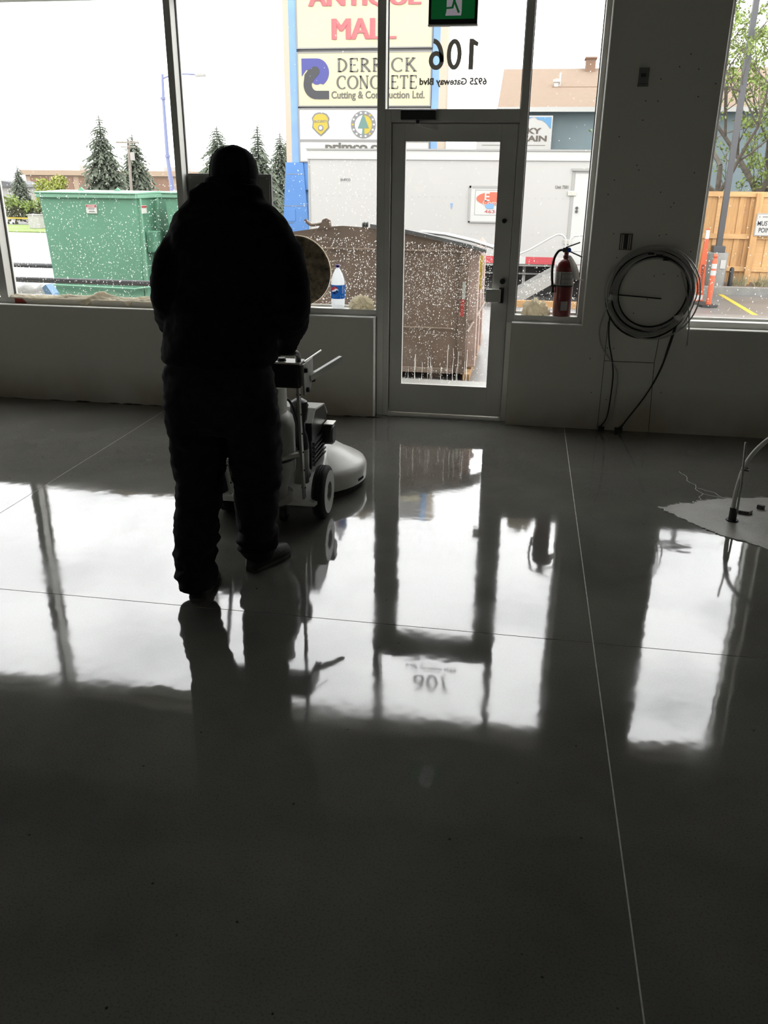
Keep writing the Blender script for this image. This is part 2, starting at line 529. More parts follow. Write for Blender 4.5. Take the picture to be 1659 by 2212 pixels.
class MB:
    def __init__(s):
        s.v = []
        s.f = []

    def add(s, vs, fs):
        n = len(s.v)
        s.v += [tuple(v) for v in vs]
        s.f += [tuple(i + n for i in f) for f in fs]
        return s

    def box(s, x0, x1, y0, y1, z0, z1):
        return s.add([(x0, y0, z0), (x1, y0, z0), (x1, y1, z0), (x0, y1, z0), (x0, y0, z1), (x1, y0, z1), (x1, y1, z1), (x0, y1, z1)],
                     [(3, 2, 1, 0), (4, 5, 6, 7), (0, 1, 5, 4), (1, 2, 6, 5), (2, 3, 7, 6), (3, 0, 4, 7)])

    def beam(s, a, b, w, h, up=(0, 0, 1)):
        a, b = Vector(a), Vector(b)
        d = (b - a).normalized()
        u = Vector(up)
        x = d.cross(u)
        if x.length < 1e-4:
            x = d.cross(Vector((1, 0, 0)))
        x.normalize()
        z = x.cross(d)
        vs = []
        for p in (a, b):
            for sx, sz in ((-1, -1), (1, -1), (1, 1), (-1, 1)):
                vs.append(p + x * (sx * w / 2) + z * (sz * h / 2))
        return s.add(vs, [(0, 1, 2, 3), (7, 6, 5, 4), (0, 4, 5, 1), (1, 5, 6, 2), (2, 6, 7, 3), (3, 7, 4, 0)])

    def prism(s, poly, d0, d1, plane='xz'):
        """poly: 2D outline, extruded along the third axis from d0 to d1"""
        n = len(poly)

        def p3(p, d):
            if plane == 'xz':
                return (p[0], d, p[1])
            if plane == 'yz':
                return (d, p[0], p[1])
            return (p[0], p[1], d)
        vs = [p3(p, d0) for p in poly] + [p3(p, d1) for p in poly]
        fs = [tuple(range(n)), tuple(reversed(range(n, 2 * n)))]
        for i in range(n):
            j = (i + 1) % n
            fs.append((i, i + n, j + n, j))
        return s.add(vs, fs)

    def tube(s, pts, r, n=8, cap=True):
        pts = [Vector(p) for p in pts]
        rs = r if isinstance(r, (list, tuple)) else [r] * len(pts)
        rings = []
        prev = None
        for i, p in enumerate(pts):
            if i == 0:
                d = pts[1] - p
            elif i == len(pts) - 1:
                d = p - pts[i - 1]
            else:
                d = (pts[i + 1] - pts[i - 1])
            d.normalize()
            if prev is None:
                ref = Vector((0, 0, 1)) if abs(d.z) < 0.9 else Vector((1, 0, 0))
                u = d.cross(ref).normalized()
            else:
                u = (prev - d * prev.dot(d)).normalized()
            prev = u
            w = d.cross(u)
            rings.append([p + (u * math.cos(a) + w * math.sin(a)) * rs[i] for a in [2 * PI * k / n for k in range(n)]])
        return s.rings(rings, cap)

    def rings(s, rings, cap=True, closed=True):
        n = len(rings[0])
        vs = [v for rg in rings for v in rg]
        fs = []
        for i in range(len(rings) - 1):
            for k in range(n if closed else n - 1):
                j = (k + 1) % n
                fs.append((i * n + k, i * n + j, (i + 1) * n + j, (i + 1) * n + k))
        if cap:
            fs.append(tuple(reversed(range(n))))
            fs.append(tuple(range((len(rings) - 1) * n, len(rings) * n)))
        return s.add(vs, fs)

    def lathe(s, prof, c, n=24, axis=(0, 0, 1), cap=True, a0=0.0, a1=None):
        """prof: [(r, h)] about axis through c"""
        ax = Vector(axis).normalized()
        ref = Vector((1, 0, 0)) if abs(ax.x) < 0.9 else Vector((0, 1, 0))
        u = (ref - ax * ref.dot(ax)).normalized()
        w = ax.cross(u)
        c = Vector(c)
        rings = []
        for r, h in prof:
            rings.append([c + ax * h + (u * math.cos(a) + w * math.sin(a)) * r for a in [2 * PI * k / n for k in range(n)]])
        return s.rings(rings, cap)

    def ell(s, c, r, n=16, m=10, rot=None):
        c = Vector(c)
        rings = []
        for i in range(m + 1):
            t = PI * i / m
            rr = max(math.sin(t), 0.02)
            ring = []
            for k in range(n):
                a = 2 * PI * k / n
                v = Vector((rr * math.cos(a) * r[0], rr * math.sin(a) * r[1], -math.cos(t) * r[2]))
                if rot:
                    v = rot @ v
                ring.append(c + v)
            rings.append(ring)
        return s.rings(rings, True)

    def loft(s, secs, n=20, tilt=None):
        """secs: [(center, rx, ry)] horizontal ellipses"""
        rings = []
        for c, rx, ry in secs:
            rings.append([(c[0] + rx * math.cos(a), c[1] + ry * math.sin(a), c[2]) for a in [2 * PI * k / n for k in range(n)]])
        return s.rings(rings, True)

    def build(s, name, mat, parent=None, smooth=False, bevel=0.0, seg=2, fixn=False):
        me = bpy.data.meshes.new(name)
        me.from_pydata(s.v, [], s.f)
        me.validate()
        if fixn:
            bm = bmesh.new()
            bm.from_mesh(me)
            bmesh.ops.recalc_face_normals(bm, faces=bm.faces)
            bm.to_mesh(me)
            bm.free()
        me.materials.append(MAT[mat] if isinstance(mat, str) else mat)
        o = bpy.data.objects.new(name, me)
        COL.objects.link(o)
        if smooth:
            me.polygons.foreach_set('use_smooth', [True] * len(me.polygons))
            if smooth != 'all':
                try:
                    me.set_sharp_from_angle(angle=math.radians(42))
                except Exception:
                    pass
        if bevel > 0:
            md = o.modifiers.new('bevel', 'BEVEL')
            md.width = bevel
            md.segments = seg
            md.limit_method = 'ANGLE'
            md.angle_limit = math.radians(40)
        adopt(o, parent)
        return o


def box(name, mat, parent, x0, x1, y0, y1, z0, z1, bevel=0.0):
    return MB().box(x0, x1, y0, y1, z0, z1).build(name, mat, parent, bevel=bevel)


def struct(o):
    o['kind'] = 'structure'
    return o


def dup(o, parent, loc):
    c = o.copy()
    COL.objects.link(c)
    c.parent = None
    c.matrix_parent_inverse = Matrix.Identity(4)
    c.location = loc
    adopt(c, parent)
    return c


def text_mesh(s, size, bold=0.0, extrude=0.004, align='CENTER', spacing=1.0):
    cu = bpy.data.curves.new('t', 'FONT')
    cu.body = s
    cu.size = size
    cu.offset = bold
    cu.extrude = extrude
    cu.align_x = align
    cu.space_character = spacing
    cu.resolution_u = 4
    ob = bpy.data.objects.new('t', cu)
    COL.objects.link(ob)
    dg = bpy.context.evaluated_depsgraph_get()
    me = bpy.data.meshes.new_from_object(ob.evaluated_get(dg))
    vs = [v.co.copy() for v in me.vertices]
    fs = [tuple(p.vertices) for p in me.polygons]
    bpy.data.objects.remove(ob)
    bpy.data.curves.remove(cu)
    bpy.data.meshes.remove(me)
    return vs, fs


def text(name, s, mat, parent, size, c, face='-y', bold=0.0, fit=None, height=None, extrude=0.004, bend=None, rotz=0.0, heavy=0.0):
    """lettering centred on c; fit = total width, height = cap-to-base height"""
    vs, fs = text_mesh(s, size, bold, extrude)
    x0, x1 = min(v.x for v in vs), max(v.x for v in vs)
    y0, y1 = min(v.y for v in vs), max(v.y for v in vs)
    kx = fit / (x1 - x0) if fit else 1.0
    ky = height / (y1 - y0) if height else (kx if fit else 1.0)
    if heavy:      # thicken the strokes sideways
        n = len(vs)
        sh = (-1, -0.5, 0, 0.5, 1)
        kx = (fit - 2 * heavy) / (x1 - x0)
        fs = [tuple(i + n * k for i in f) for k in range(len(sh)) for f in fs]
        vs = [Vector((v.x + q * heavy / kx, v.y, v.z + 0.004 * k)) for k, q in enumerate(sh) for v in vs]
    out = []
    for v in vs:
        x, y, z = (v.x - (x0 + x1) / 2) * kx, (v.y - (y0 + y1) / 2) * ky, v.z
        if rotz:
            x, y = x * math.cos(rotz) - y * math.sin(rotz), x * math.sin(rotz) + y * math.cos(rotz)
        if bend:
            out.append(bend(x, y, z))
        elif face == '-y':
            out.append((c[0] + x, c[1] - z, c[2] + y))
        elif face == '+y':
            out.append((c[0] - x, c[1] + z, c[2] + y))
        elif face == '+z':
            out.append((c[0] + x, c[1] + y, c[2] + z))
    return MB().add(out, fs).build(name, mat, parent)


def remesh(mb, voxel, smooth_it=4, disp=0.0, dscale=8.0, disp2=0.0, d2scale=30.0, dstretch=(1, 1, 1), zcut=None):
    me = bpy.data.meshes.new('tmp')
    me.from_pydata(mb.v, [], mb.f)
    bm = bmesh.new()
    bm.from_mesh(me)
    bmesh.ops.recalc_face_normals(bm, faces=bm.faces)
    bm.to_mesh(me)
    bm.free()
    ob = bpy.data.objects.new('tmp', me)
    COL.objects.link(ob)
    md = ob.modifiers.new('r', 'REMESH')
    md.mode = 'VOXEL'
    md.voxel_size = voxel
    ms = ob.modifiers.new('s', 'SMOOTH')
    ms.iterations = smooth_it
    ms.factor = 0.5
    dg = bpy.context.evaluated_depsgraph_get()
    m2 = bpy.data.meshes.new_from_object(ob.evaluated_get(dg))
    bpy.data.objects.remove(ob)
    bpy.data.meshes.remove(me)
    if disp or disp2:
        nr = [v.normal.copy() for v in m2.vertices]
        for v, nn in zip(m2.vertices, nr):
            p = v.co
            q = Vector((p.x * dstretch[0], p.y * dstretch[1], p.z * dstretch[2]))
            d = disp * noise.noise(q * dscale) + disp2 * noise.noise(q * d2scale)
            v.co = p + nn * d
    m2.polygons.foreach_set('use_smooth', [True] * len(m2.polygons))
    return m2


def mesh_obj(name, me, mat, parent=None):
    me.materials.clear()
    me.materials.append(MAT[mat])
    me.name = name
    o = bpy.data.objects.new(name, me)
    COL.objects.link(o)
    adopt(o, parent)
    return o


def smoothpath(pts, sub=6):
    """Catmull-Rom through points"""
    P = [Vector(p) for p in pts]
    out = []
    for i in range(len(P) - 1):
        p0 = P[max(i - 1, 0)]
        p1, p2 = P[i], P[i + 1]
        p3 = P[min(i + 2, len(P) - 1)]
        for k in range(sub):
            t = k / sub
            out.append(0.5 * ((2 * p1) + (-p0 + p2) * t + (2 * p0 - 5 * p1 + 4 * p2 - p3) * t * t + (-p0 + 3 * p1 - 3 * p2 + p3) * t ** 3))
    out.append(P[-1])
    return out


# ------------------------------------------------------------------ the room
ZS = 0.765          # top of the low wall
ZL = 0.810          # ledge of the window frames
ZH = 2.93           # window heads
ZC = 3.9            # ceiling
FO = 0.08           # the frames sit back from the drywall face
XL, XR, YB = -11.5, 4.6, -7.7
JX = (-2.75, 0.377)
JY = (-3.19,)


def build_floor():
    fl = struct(MB().box(XL, XR, YB, 0.238, -0.16, -0.0012).build('floor', 'joint'))
    xs = [XL, JX[0], JX[1], XR]
    ys = [YB, JY[0], 0.236]
    g = 0.0022
    for i in range(3):
        for j in range(2):
            x0 = xs[i] + (g if i else 0)
            x1 = xs[i + 1] - (g if i < 2 else 0)
            y0 = ys[j] + (g if j else 0)
            y1 = ys[j + 1] - (g if j < 1 else 0)
            box('slab', 'floor', fl, x0, x1, y0, y1, -0.0012, 0.0)
    return fl


FLOOR = build_floor()


def build_walls():
    m = MB()
    m.box(XL, -1.088, 0.0, 0.24, 0, ZS)                 # low wall below the big panes
    m.box(-0.066, 0.437, 0.0, 0.24, 0, ZS)              # low wall right of the door
    m.box(0.437, 1.157, 0.0, 0.24, 0, ZC)               # pier
    m.box(1.157, 1.93, 0.0, 0.24, 0, ZS)
    m.box(1.93, XR, 0.0, 0.24, 0, ZC)
    m.box(XL, 0.437, 0.0, 0.24, ZH, ZC)
    m.box(1.157, 1.93, 0.0, 0.24, ZH, ZC)
    m.box(XL, -10.4, 0.0, 0.24, ZS, ZH)
    wf = struct(m.build('wall_front', 'wall'))
    struct(box('wall_left', 'plain_wall', None, XL - 0.15, XL, YB, 0.2, 0, ZC))
    struct(box('wall_right', 'plain_wall', None, XR, XR + 0.15, YB, 0.2, 0, ZC))
    struct(box('wall_back', 'plain_wall', None, XL - 0.15, XR + 0.15, YB - 0.15, YB, 0, ZC))  # unseen; set close behind the camera to bounce daylight onto the window wall
    struct(box('ceiling', 'ceiling', None, XL - 0.15, XR + 0.15, YB - 0.15, 0.2, ZC, ZC + 0.2))
    # white corner beads around the openings
    def sill_bead(t, x0, x1):
        t.prism([(-0.002, ZS - 0.004), (0.003, ZS + 0.0015), (0.0855, ZS + 0.0015), (0.0855, ZS - 0.004)], x0, x1, 'yz')

    def jamb_bead(t, x, s, z0, z1):
        t.prism([(x - s * 0.002, -0.002), (x + s * 0.003, 0.004), (x + s * 0.003, 0.0855), (x - s * 0.002, 0.0855)], z0, z1, 'xy')
    t = MB()
    sill_bead(t, XL, -1.08)
    jamb_bead(t, -1.088, 1, 0.0, ZS + 0.0015)
    struct(t.build('trim_1', 'bead', fixn=True))
    t = MB()
    sill_bead(t, -0.066, 0.437)
    jamb_bead(t, 0.437, -1, ZS, ZH)
    struct(t.build('trim_2', 'bead', fixn=True))
    t = MB()
    sill_bead(t, 1.157, 1.93)
    jamb_bead(t, 1.157, 1, ZS, ZH)
    struct(t.build('trim_3', 'bead', fixn=True))
    # ragged cut along the foot of the low wall, seams of the patched drywall on the pier
    g = MB()
    for p, q in (((0.615, 0.80), (0.620, 0.01)), ((0.616, 0.517), (0.965, 0.517)), ((0.968, 0.517), (0.992, 0.005)), ((0.985, 0.80), (0.968, 0.517)),
                 ((0.655, 0.985), (0.945, 0.972))):
        g.beam((p[0], -0.0005, p[1]), (q[0], -0.0005, q[1]), 0.0035, 0.0035, up=(0, 1, 0))
    g.build('patch_seam', 'ink', wf)
    g = MB()
    for k in range(60):
        x = RND.uniform(-5.6, -1.15)
        w = RND.uniform(0.03, 0.14)
        h = RND.uniform(0.002, 0.009)
        g.prism([(x, 0.0005), (x + w, 0.0005), (x + w * 0.8, h * 0.6), (x + w * 0.45, h), (x + w * 0.15, h * 0.5)], -0.003, 0.001)
    o = g.build('torn_drywall_edge', 'bark', wf)
    o['kind'] = 'stuff'
    g = MB()
    for k in range(36):
        x, z = RND.uniform(0.5, 1.12), RND.uniform(0.2, 2.6)
        g.box(x, x + 0.006, -0.0015, 0.001, z, z + 0.007)
    o = g.build('screw_marks', 'ink', wf)
    o['kind'] = 'stuff'
    return wf


WALL = build_walls()
GY0, GY1 = 0.198, 0.206          # glass


def drops(parent, x0, x1, z0, z1, n, dens, rmin=0.0016, rmax=0.0042, streaks=()):
    m = MB()
    k = 0
    tries = 0
    while k < n and tries < n * 30:
        tries += 1
        x, z = RND.uniform(x0 + 0.01, x1 - 0.01), RND.uniform(z0 + 0.01, z1 - 0.01)
        if RND.random() > dens(x, z):
            continue
        r = rmin + (rmax - rmin) * RND.random() ** 2.2
        h = r * RND.uniform(1.0, 1.9)
        sl = RND.uniform(-0.4, 0.2) * r
        y = GY1
        m.add([(x - r, y, z), (x + sl, y, z - h), (x + r, y, z), (x - sl, y, z + h), (x, y + r * 0.7, z)],
              [(0, 1, 4), (1, 2, 4), (2, 3, 4), (3, 0, 4)])
        k += 1
    for x, za, zb, w in streaks:
        n2 = 7
        pl, pr = [], []
        for i in range(n2):
            z = za + (zb - za) * i / (n2 - 1)
            ww = w * RND.uniform(0.4, 1.3)
            xx = x + RND.uniform(-0.0025, 0.0025)
            pl.append((xx - ww, GY1, z))
            pr.append((xx + ww, GY1, z))
        md = [((a[0] + b[0]) / 2, GY1 + w, a[2]) for a, b in zip(pl, pr)]
        vs = pl + md + pr
        fs = []
        for i in range(n2 - 1):
            fs += [(i, i + 1, n2 + i + 1, n2 + i), (n2 + i, n2 + i + 1, 2 * n2 + i + 1, 2 * n2 + i)]
        m.add(vs, fs)
    o = m.build('raindrops', 'drop', parent)
    o['kind'] = 'stuff'
    return o


def window(name, x0, x1, z0, z1, left=None, right=None, bottom=True, nd=0, dens=None, streaks=()):
    """x0..x1 is the clear opening between the frame faces"""
    w = empty(name, ((x0 + x1) / 2, 0.0, z0), kind='structure')
    if bottom:
        box('sill_rail', 'alu', w, x0 - 0.001, x1 + 0.001, 0.006 + FO, 0.15 + FO, z0 - 0.05, z0, 0.002)
        box('glazing_stop', 'alu', w, x0, x1, 0.098 + FO, 0.117 + FO, z0, z0 + 0.016)
    box('head_rail', 'alu', w, x0, x1, 0.006 + FO, 0.15 + FO, z1 - 0.04, z1)
    for nm, e, sgn in (('l', left, 1), ('r', right, -1)):
        if e:
            a, b = e
            box('mullion', 'alu', w, a, b, 0.006 + FO, 0.15 + FO, z0 - 0.05 if bottom else z0, z1, 0.002)
    g = box('glass_pane', 'glass', w, x0, x1, GY0, GY1, z0, z1 - 0.04)
    gk = MB()
    gk.box(x0, x0 + 0.006, 0.098 + FO, 0.118 + FO, z0, z1 - 0.04)
    gk.box(x1 - 0.006, x1, 0.098 + FO, 0.118 + FO, z0, z1 - 0.04)
    gk.build('gasket', 'aludark', w)
    if nd:
        drops(w, x0, x1, z0, z1 - 0.04, nd, dens, streaks=streaks)
    return w


def build_windows():
    window('window_1', -7.3, -4.17, ZL, ZH, left=(-7.37, -7.3))
    window('window_7', -10.4, -7.37, ZL, ZH)
    window('window_2', -4.102, -2.598, ZL, ZH, left=(-4.17, -4.102), right=(-2.598, -2.548), nd=2100,
           dens=lambda x, z: 1.0 if z < 1.45 else max(0.0, 0.9 - (z - 1.45) * 2.2))
    window('window_3', -2.548, -1.088, ZL, ZH, right=(-1.088, -1.030), nd=1700,
           dens=lambda x, z: (0.25 if z > 1.32 else 1.0) * max(0.05, min(1.0, (x + 2.1) / 0.75)) * (0.15 if z > 1.9 else 1))
    window('window_4', -1.030, -0.105, 2.178, ZH, bottom=False)
    window('window_5', -0.050, 0.400, ZL, ZH, left=(-0.105, -0.050), right=(0.400, 0.437), nd=420,
           dens=lambda x, z: 1.0 if z < 1.06 else (0.25 if z < 1.3 else 0.04))
    window('window_6', 1.190, 1.86, ZL, ZH, left=(1.157, 1.190), right=(1.86, 1.93), nd=170,
           dens=lambda x, z: max(0.0, 1.0 - max(0, z - 1.1) * 1.5))


build_windows()


def build_door():
    d = empty('door_1', (-0.55, 0.06, 0.0), kind='structure')
    # fixed frame
    f = MB()
    f.box(-1.030, -0.990, 0.006 + FO, 0.15 + FO, 0.0, 2.178)
    f.box(-1.077, -1.030, 0.006 + FO, 0.15 + FO, 0.0, 0.764)
    f.box(-0.990, -0.97, 0.094 + FO, 0.13 + FO, 0.0, 2.10)
    o = f.build('jamb', 'alu', d, bevel=0.002)
    f = MB()
    f.box(-0.105, -0.067, 0.006 + FO, 0.15 + FO, 0.0, 0.759)
    f.box(-0.125, -0.105, 0.094 + FO, 0.13 + FO, 0.0, 2.10)
    f.build('jamb', 'alu', d, bevel=0.002)
    box('header', 'alu', d, -0.99, -0.105, 0.006 + FO, 0.15 + FO, 2.095, 2.178, 0.002)
    box('door_stop', 'alu', d, -0.97, -0.125, 0.094 + FO, 0.13 + FO, 2.07, 2.095)
    box('threshold', 'alu', d, -0.99, -0.105, -0.01 + FO, 0.15 + FO, 0.0, 0.014, 0.003)
    # leaf
    y0, y1 = 0.045 + FO, 0.092 + FO
    lf = MB()
    lf.box(-0.984, -0.898, y0, y1, 0.022, 2.088)
    lf.box(-0.222, -0.112, y0, y1, 0.022, 2.088)
    lf.box(-0.898, -0.222, y0, y1, 1.983, 2.088)
    lf.box(-0.898, -0.222, y0, y1, 0.022, 0.24)
    leaf = lf.build('door_leaf', 'alu', d, bevel=0.0015)
    g = MB()
    for a in ((-0.898, -0.890, 0.24, 1.983), (-0.230, -0.222, 0.24, 1.983)):
        g.box(a[0], a[1], y0 + 0.002, y1, a[2], a[3])
    g.box(-0.898, -0.222, y0 - 0.003, y0 + 0.02, 0.24, 0.250)
    g.box(-0.898, -0.222, y0 + 0.002, y1, 1.976, 1.983)
    g.build('glazing_bead', 'alu', leaf)
    global GY0, GY1
    s0, s1 = GY0, GY1
    GY0, GY1 = 0.066 + FO, 0.072 + FO
    box('glass_pane', 'glass', d, -0.89, -0.23, GY0, GY1, 0.25, 1.976)
    st = []
    for k in range(17):
        x = -0.80 + 0.42 * RND.random() if k > 1 else -0.84 + 0.05 * k
        st.append((x, 0.285, 0.285 + RND.uniform(0.05, 0.30), RND.uniform(0.0007, 0.0017)))
    drops(d, -0.89, -0.23, 0.25, 1.976, 2700,
          lambda x, z: (1.0 if z < 1.30 else 0.03) * (0.9 if z > 0.85 else 0.45 if z > 0.6 else 0.2), 0.0014, 0.0033, streaks=st)
    GY0, GY1 = s0, s1
    # closer on the header, arm to the leaf
    c = box('door_closer', 'blackmetal', d, -0.915, -0.672, -0.05 + FO, 0.006 + FO, 2.108, 2.170, 0.004)
    a = MB()
    a.tube([(-0.80, 0.058, 2.108), (-0.80, 0.058, 2.078)], 0.012, 10)
    a.build('spindle', 'blackmetal', c, smooth=True)
    a = MB()
    a.beam((-0.815, 0.05, 2.082), (-0.67, 0.11, 2.045), 0.02, 0.008)
    a.lathe([(0.001, -0.006), (0.016, -0.006), (0.016, 0.006), (0.001, 0.006)], (-0.795, 0.05, 2.078), 12)
    a.build('closer_arm', 'offwhite', c)
    # paddle latch and lock cylinder
    l = MB()
    l.box(-0.270, -0.160, -0.03 + FO, 0.0 + FO, 0.900, 0.992)
    h = l.build('push_paddle', 'alu', leaf, bevel=0.004)
    l = MB()
    l.box(-0.175, -0.140, -0.012 + FO, y0, 0.893, 0.997)
    l.lathe([(0.001, 0.0), (0.019, 0.0), (0.019, 0.05), (0.001, 0.05)], (-0.155, 0.076, 1.045), 14, axis=(0, 1, 0))
    l.build('lock_body', 'black', leaf, bevel=0.003)
    l = MB()
    l.lathe([(0.001, 0.0), (0.016, 0.0), (0.016, 0.03), (0.001, 0.03)], (-0.168, 0.10, 1.46), 14, axis=(0, 1, 0))
    l.build('cylinder_plug', 'darkgrey', leaf)
    # stick-on street number, read from outside
    def stroke(m, pts, w, closed=False):
        n = len(pts)
        L, R_ = [], []
        for i in range(n):
            p0 = pts[(i - 1) % n] if (closed or i) else pts[i]
            p1 = pts[(i + 1) % n] if (closed or i < n - 1) else pts[i]
            dx, dz = p1[0] - p0[0], p1[1] - p0[1]
            l = math.hypot(dx, dz) or 1
            ww = w(i / (n - 1)) if callable(w) else w
            L.append((pts[i][0] - dz / l * ww / 2, pts[i][1] + dx / l * ww / 2))
            R_.append((pts[i][0] + dz / l * ww / 2, pts[i][1] - dx / l * ww / 2))
        y0_, y1_ = GY1 + 0.0005, GY1 + 0.0015
        vs = [(x, y, z) for y in (y0_, y1_) for x, z in L + R_]
        k = 2 * n
        fs = []
        for i in range(n if closed else n - 1):
            j = (i + 1) % n
            fs += [(i, j, n + j, n + i), (k + i, k + n + i, k + n + j, k + j), (i, k + i, k + j, j), (n + i, n + j, k + n + j, k + n + i)]
        m.add(vs, fs)
    zc, hh = 2.522, 0.185
    mm = MB()      # read from outside, so the digits run towards -x
    mm.prism([(-0.478, zc - hh / 2), (-0.446, zc - hh / 2), (-0.446, zc + hh * 0.30), (-0.420, zc + hh * 0.25), (-0.416, zc + hh * 0.38), (-0.452, zc + hh / 2), (-0.478, zc + hh / 2)], GY1 + 0.0005, GY1 + 0.0015)
    mm.build('number_one', 'vinyl', d, fixn=True)
    mm = MB()
    e = [(-0.578 + 0.036 * math.cos(t), zc + 0.079 * math.sin(t)) for t in [2 * PI * k / 40 for k in range(40)]]
    stroke(mm, e, 0.029, True)
    mm.build('number_zero', 'vinyl', d, fixn=True)
    mm = MB()
    e = [(-0.700 + 0.037 * math.cos(t), zc - 0.036 + 0.043 * math.sin(t)) for t in [2 * PI * k / 32 for k in range(32)]]
    stroke(mm, e, 0.029, True)
    e = [(-0.663 - 0.060 * (1 - math.cos(t)), zc - 0.030 + 0.112 * math.sin(t)) for t in [PI / 2 * k / 16 for k in range(17)]]
    e = [(-0.663, zc - 0.045)] + e
    stroke(mm, e, 0.029)
    mm.build('number_six', 'vinyl', d, fixn=True)
    text('street_name', '6925 Gateway Blvd', 'vinyl', d, 0.06, (-0.580, GY1 + 0.002, 2.352), '+y', bold=0.0022, fit=0.465, height=0.058, extrude=0.001)
    return d


build_door()


# ------------------------------------------------------------------ the floor burnisher
def build_burnisher():
    cx = -1.27
    b = empty('floor_burnisher', (cx, -1.95, 0.0), 'white propane floor burnisher pushed by the man in black', 'floor burnisher')
    hx, hy = -1.235, -1.53
    n = 40
    # bell housing: skirt and dome blended back towards the deck
    prof = [(0.345, 0.035), (0.368, 0.045), (0.372, 0.12), (0.362, 0.142), (0.335, 0.158), (0.28, 0.185), (0.22, 0.222), (0.15, 0.252), (0.08, 0.258), (0.001, 0.258)]
    hs = MB().lathe(prof, (hx, hy, 0), n, cap=False).build('bell_housing', 'machine', b, smooth='all')
    MB().lathe([(0.352, 0.018), (0.362, 0.018), (0.366, 0.05), (0.352, 0.05)], (hx, hy, 0), n, cap=False).build('dust_skirt', 'rubber', hs, smooth=True)
    MB().lathe([(0.001, 0.0), (0.335, 0.0), (0.335, 0.022), (0.001, 0.022)], (hx, hy, 0), 32).build('burnishing_pad', 'pad', b, smooth=True)
    MB().lathe([(0.001, 0.0), (0.035, 0.0), (0.035, 0.006), (0.001, 0.006)], (hx + 0.2, hy - 0.05, 0.218), 16, axis=(0.45, -0.1, 0.9)).build('emblem_disc', 'offwhite', hs)
    v = MB()
    for k in range(5):
        a = -0.15 - 0.04 * k
        v.beam((hx + 0.371 * math.cos(a), hy + 0.371 * math.sin(a), 0.062), (hx + 0.371 * math.cos(a), hy + 0.371 * math.sin(a), 0.078), 0.008, 0.004)
    v.build('vent_slots', 'black', hs)['kind'] = 'stuff'
    # deck with a ramp blending up into the bell
    dk = MB()
    secs = [(-2.24, 0.115, 0.150, 0.265), (-2.12, 0.115, 0.150, 0.285), (-1.98, 0.12, 0.160, 0.275), (-1.86, 0.13, 0.180, 0.25), (-1.74, 0.14, 0.215, 0.24), (-1.62, 0.15, 0.245, 0.22)]
    rings = []
    for y, z0, z1, hw in secs:
        c = (z1 - z0) * 0.5
        rings.append([(cx - hw, y, z0), (cx + hw, y, z0), (cx + hw, y, z0 + 0.02), (cx + hw * 0.86, y, z1), (cx - hw * 0.86, y, z1), (cx - hw, y, z0 + 0.02)])
    dk.rings(rings)
    dk.build('deck', 'machine', b, smooth=True, bevel=0.008, fixn=True)
    # wheels
    for s in (-1, 1):
        x = cx + s * 0.268
        t = MB()
        r, w = 0.143, 0.037
        prof = [(0.085, -w), (0.118, -w), (0.137, -w * 0.8), (r, -w * 0.55), (r, -w * 0.40), (r - 0.006, -w * 0.38), (r - 0.006, -w * 0.28), (r, -w * 0.26),
                (r, -w * 0.06), (r - 0.006, -w * 0.04), (r - 0.006, w * 0.06), (r, w * 0.08), (r, w * 0.28), (r - 0.006, w * 0.30), (r - 0.006, w * 0.4), (r, w * 0.42),
                (r, w * 0.55), (0.137, w * 0.8), (0.118, w), (0.085, w)]
        t.lathe(prof, (x, -2.06, r), 36, axis=(1, 0, 0), cap=False)
        ty = t.build('tyre', 'rubber', b, smooth=True)
        t = MB()
        t.lathe([(0.118, w * s * 1.01), (0.088, w * s * 1.03), (0.055, w * s * 1.0), (0.050, w * s * 0.3)], (x, -2.06, r), 28, axis=(1, 0, 0), cap=False)
        t.build('wheel_rim', 'tank', ty, smooth=True)
        MB().lathe([(0.052, w * s * 0.3), (0.018, w * s * 0.3), (0.018, w * s * 0.7), (0.001, w * s * 0.7)], (x, -2.06, r), 20, axis=(1, 0, 0), cap=False).build('hub', 'blackmetal', ty, smooth=True)
    a = MB()
    a.tube([(cx - 0.25, -2.06, 0.125), (cx + 0.25, -2.06, 0.125)], 0.014, 10)
    a.build('axle', 'steel', b, smooth=True)
    for s in (-1, 1):
        box('axle_bracket', 'darkgrey', b, cx + s * 0.17 - 0.02, cx + s * 0.17 + 0.02, -2.11, -2.01, 0.07, 0.13)
    cs = MB()
    cs.lathe([(0.001, -0.016), (0.04, -0.016), (0.045, 0), (0.04, 0.016), (0.001, 0.016)], (cx + 0.08, -2.18, 0.045), 18, axis=(1, 0, 0))
    cs.build('rear_caster', 'rubber', b, smooth=True)
    box('caster_fork', 'darkgrey', b, cx + 0.058, cx + 0.102, -2.20, -2.15, 0.04, 0.12)
    # engine
    e = MB()
    e.box(cx - 0.20, cx + 0.185, -1.97, -1.66, 0.225, 0.40)
    en = e.build('engine_block', 'blackmetal', b, bevel=0.01)
    e = MB()
    e.prism([(-1.99, 0.395), (-1.64, 0.395), (-1.63, 0.465), (-1.70, 0.535), (-1.90, 0.555), (-1.99, 0.50)], cx - 0.205, cx + 0.195, 'yz')
    e.build('engine_hood', 'blackmetal', b, bevel=0.008)
    e = MB()
    e.prism([(-1.995, 0.503), (-1.905, 0.562), (-1.70, 0.540), (-1.625, 0.468), (-1.628, 0.462), (-1.70, 0.534), (-1.905, 0.553), (-1.99, 0.498)], cx - 0.208, cx + 0.198, 'yz')
    e.build('hood_plate', 'machine', b)
    fins = MB()
    for k in range(6):
        z = 0.245 + k * 0.025
        fins.box(cx + 0.185, cx + 0.200, -1.95, -1.68, z, z + 0.008)
    fins.build('cooling_fins', 'darkgrey', en)['kind'] = 'stuff'
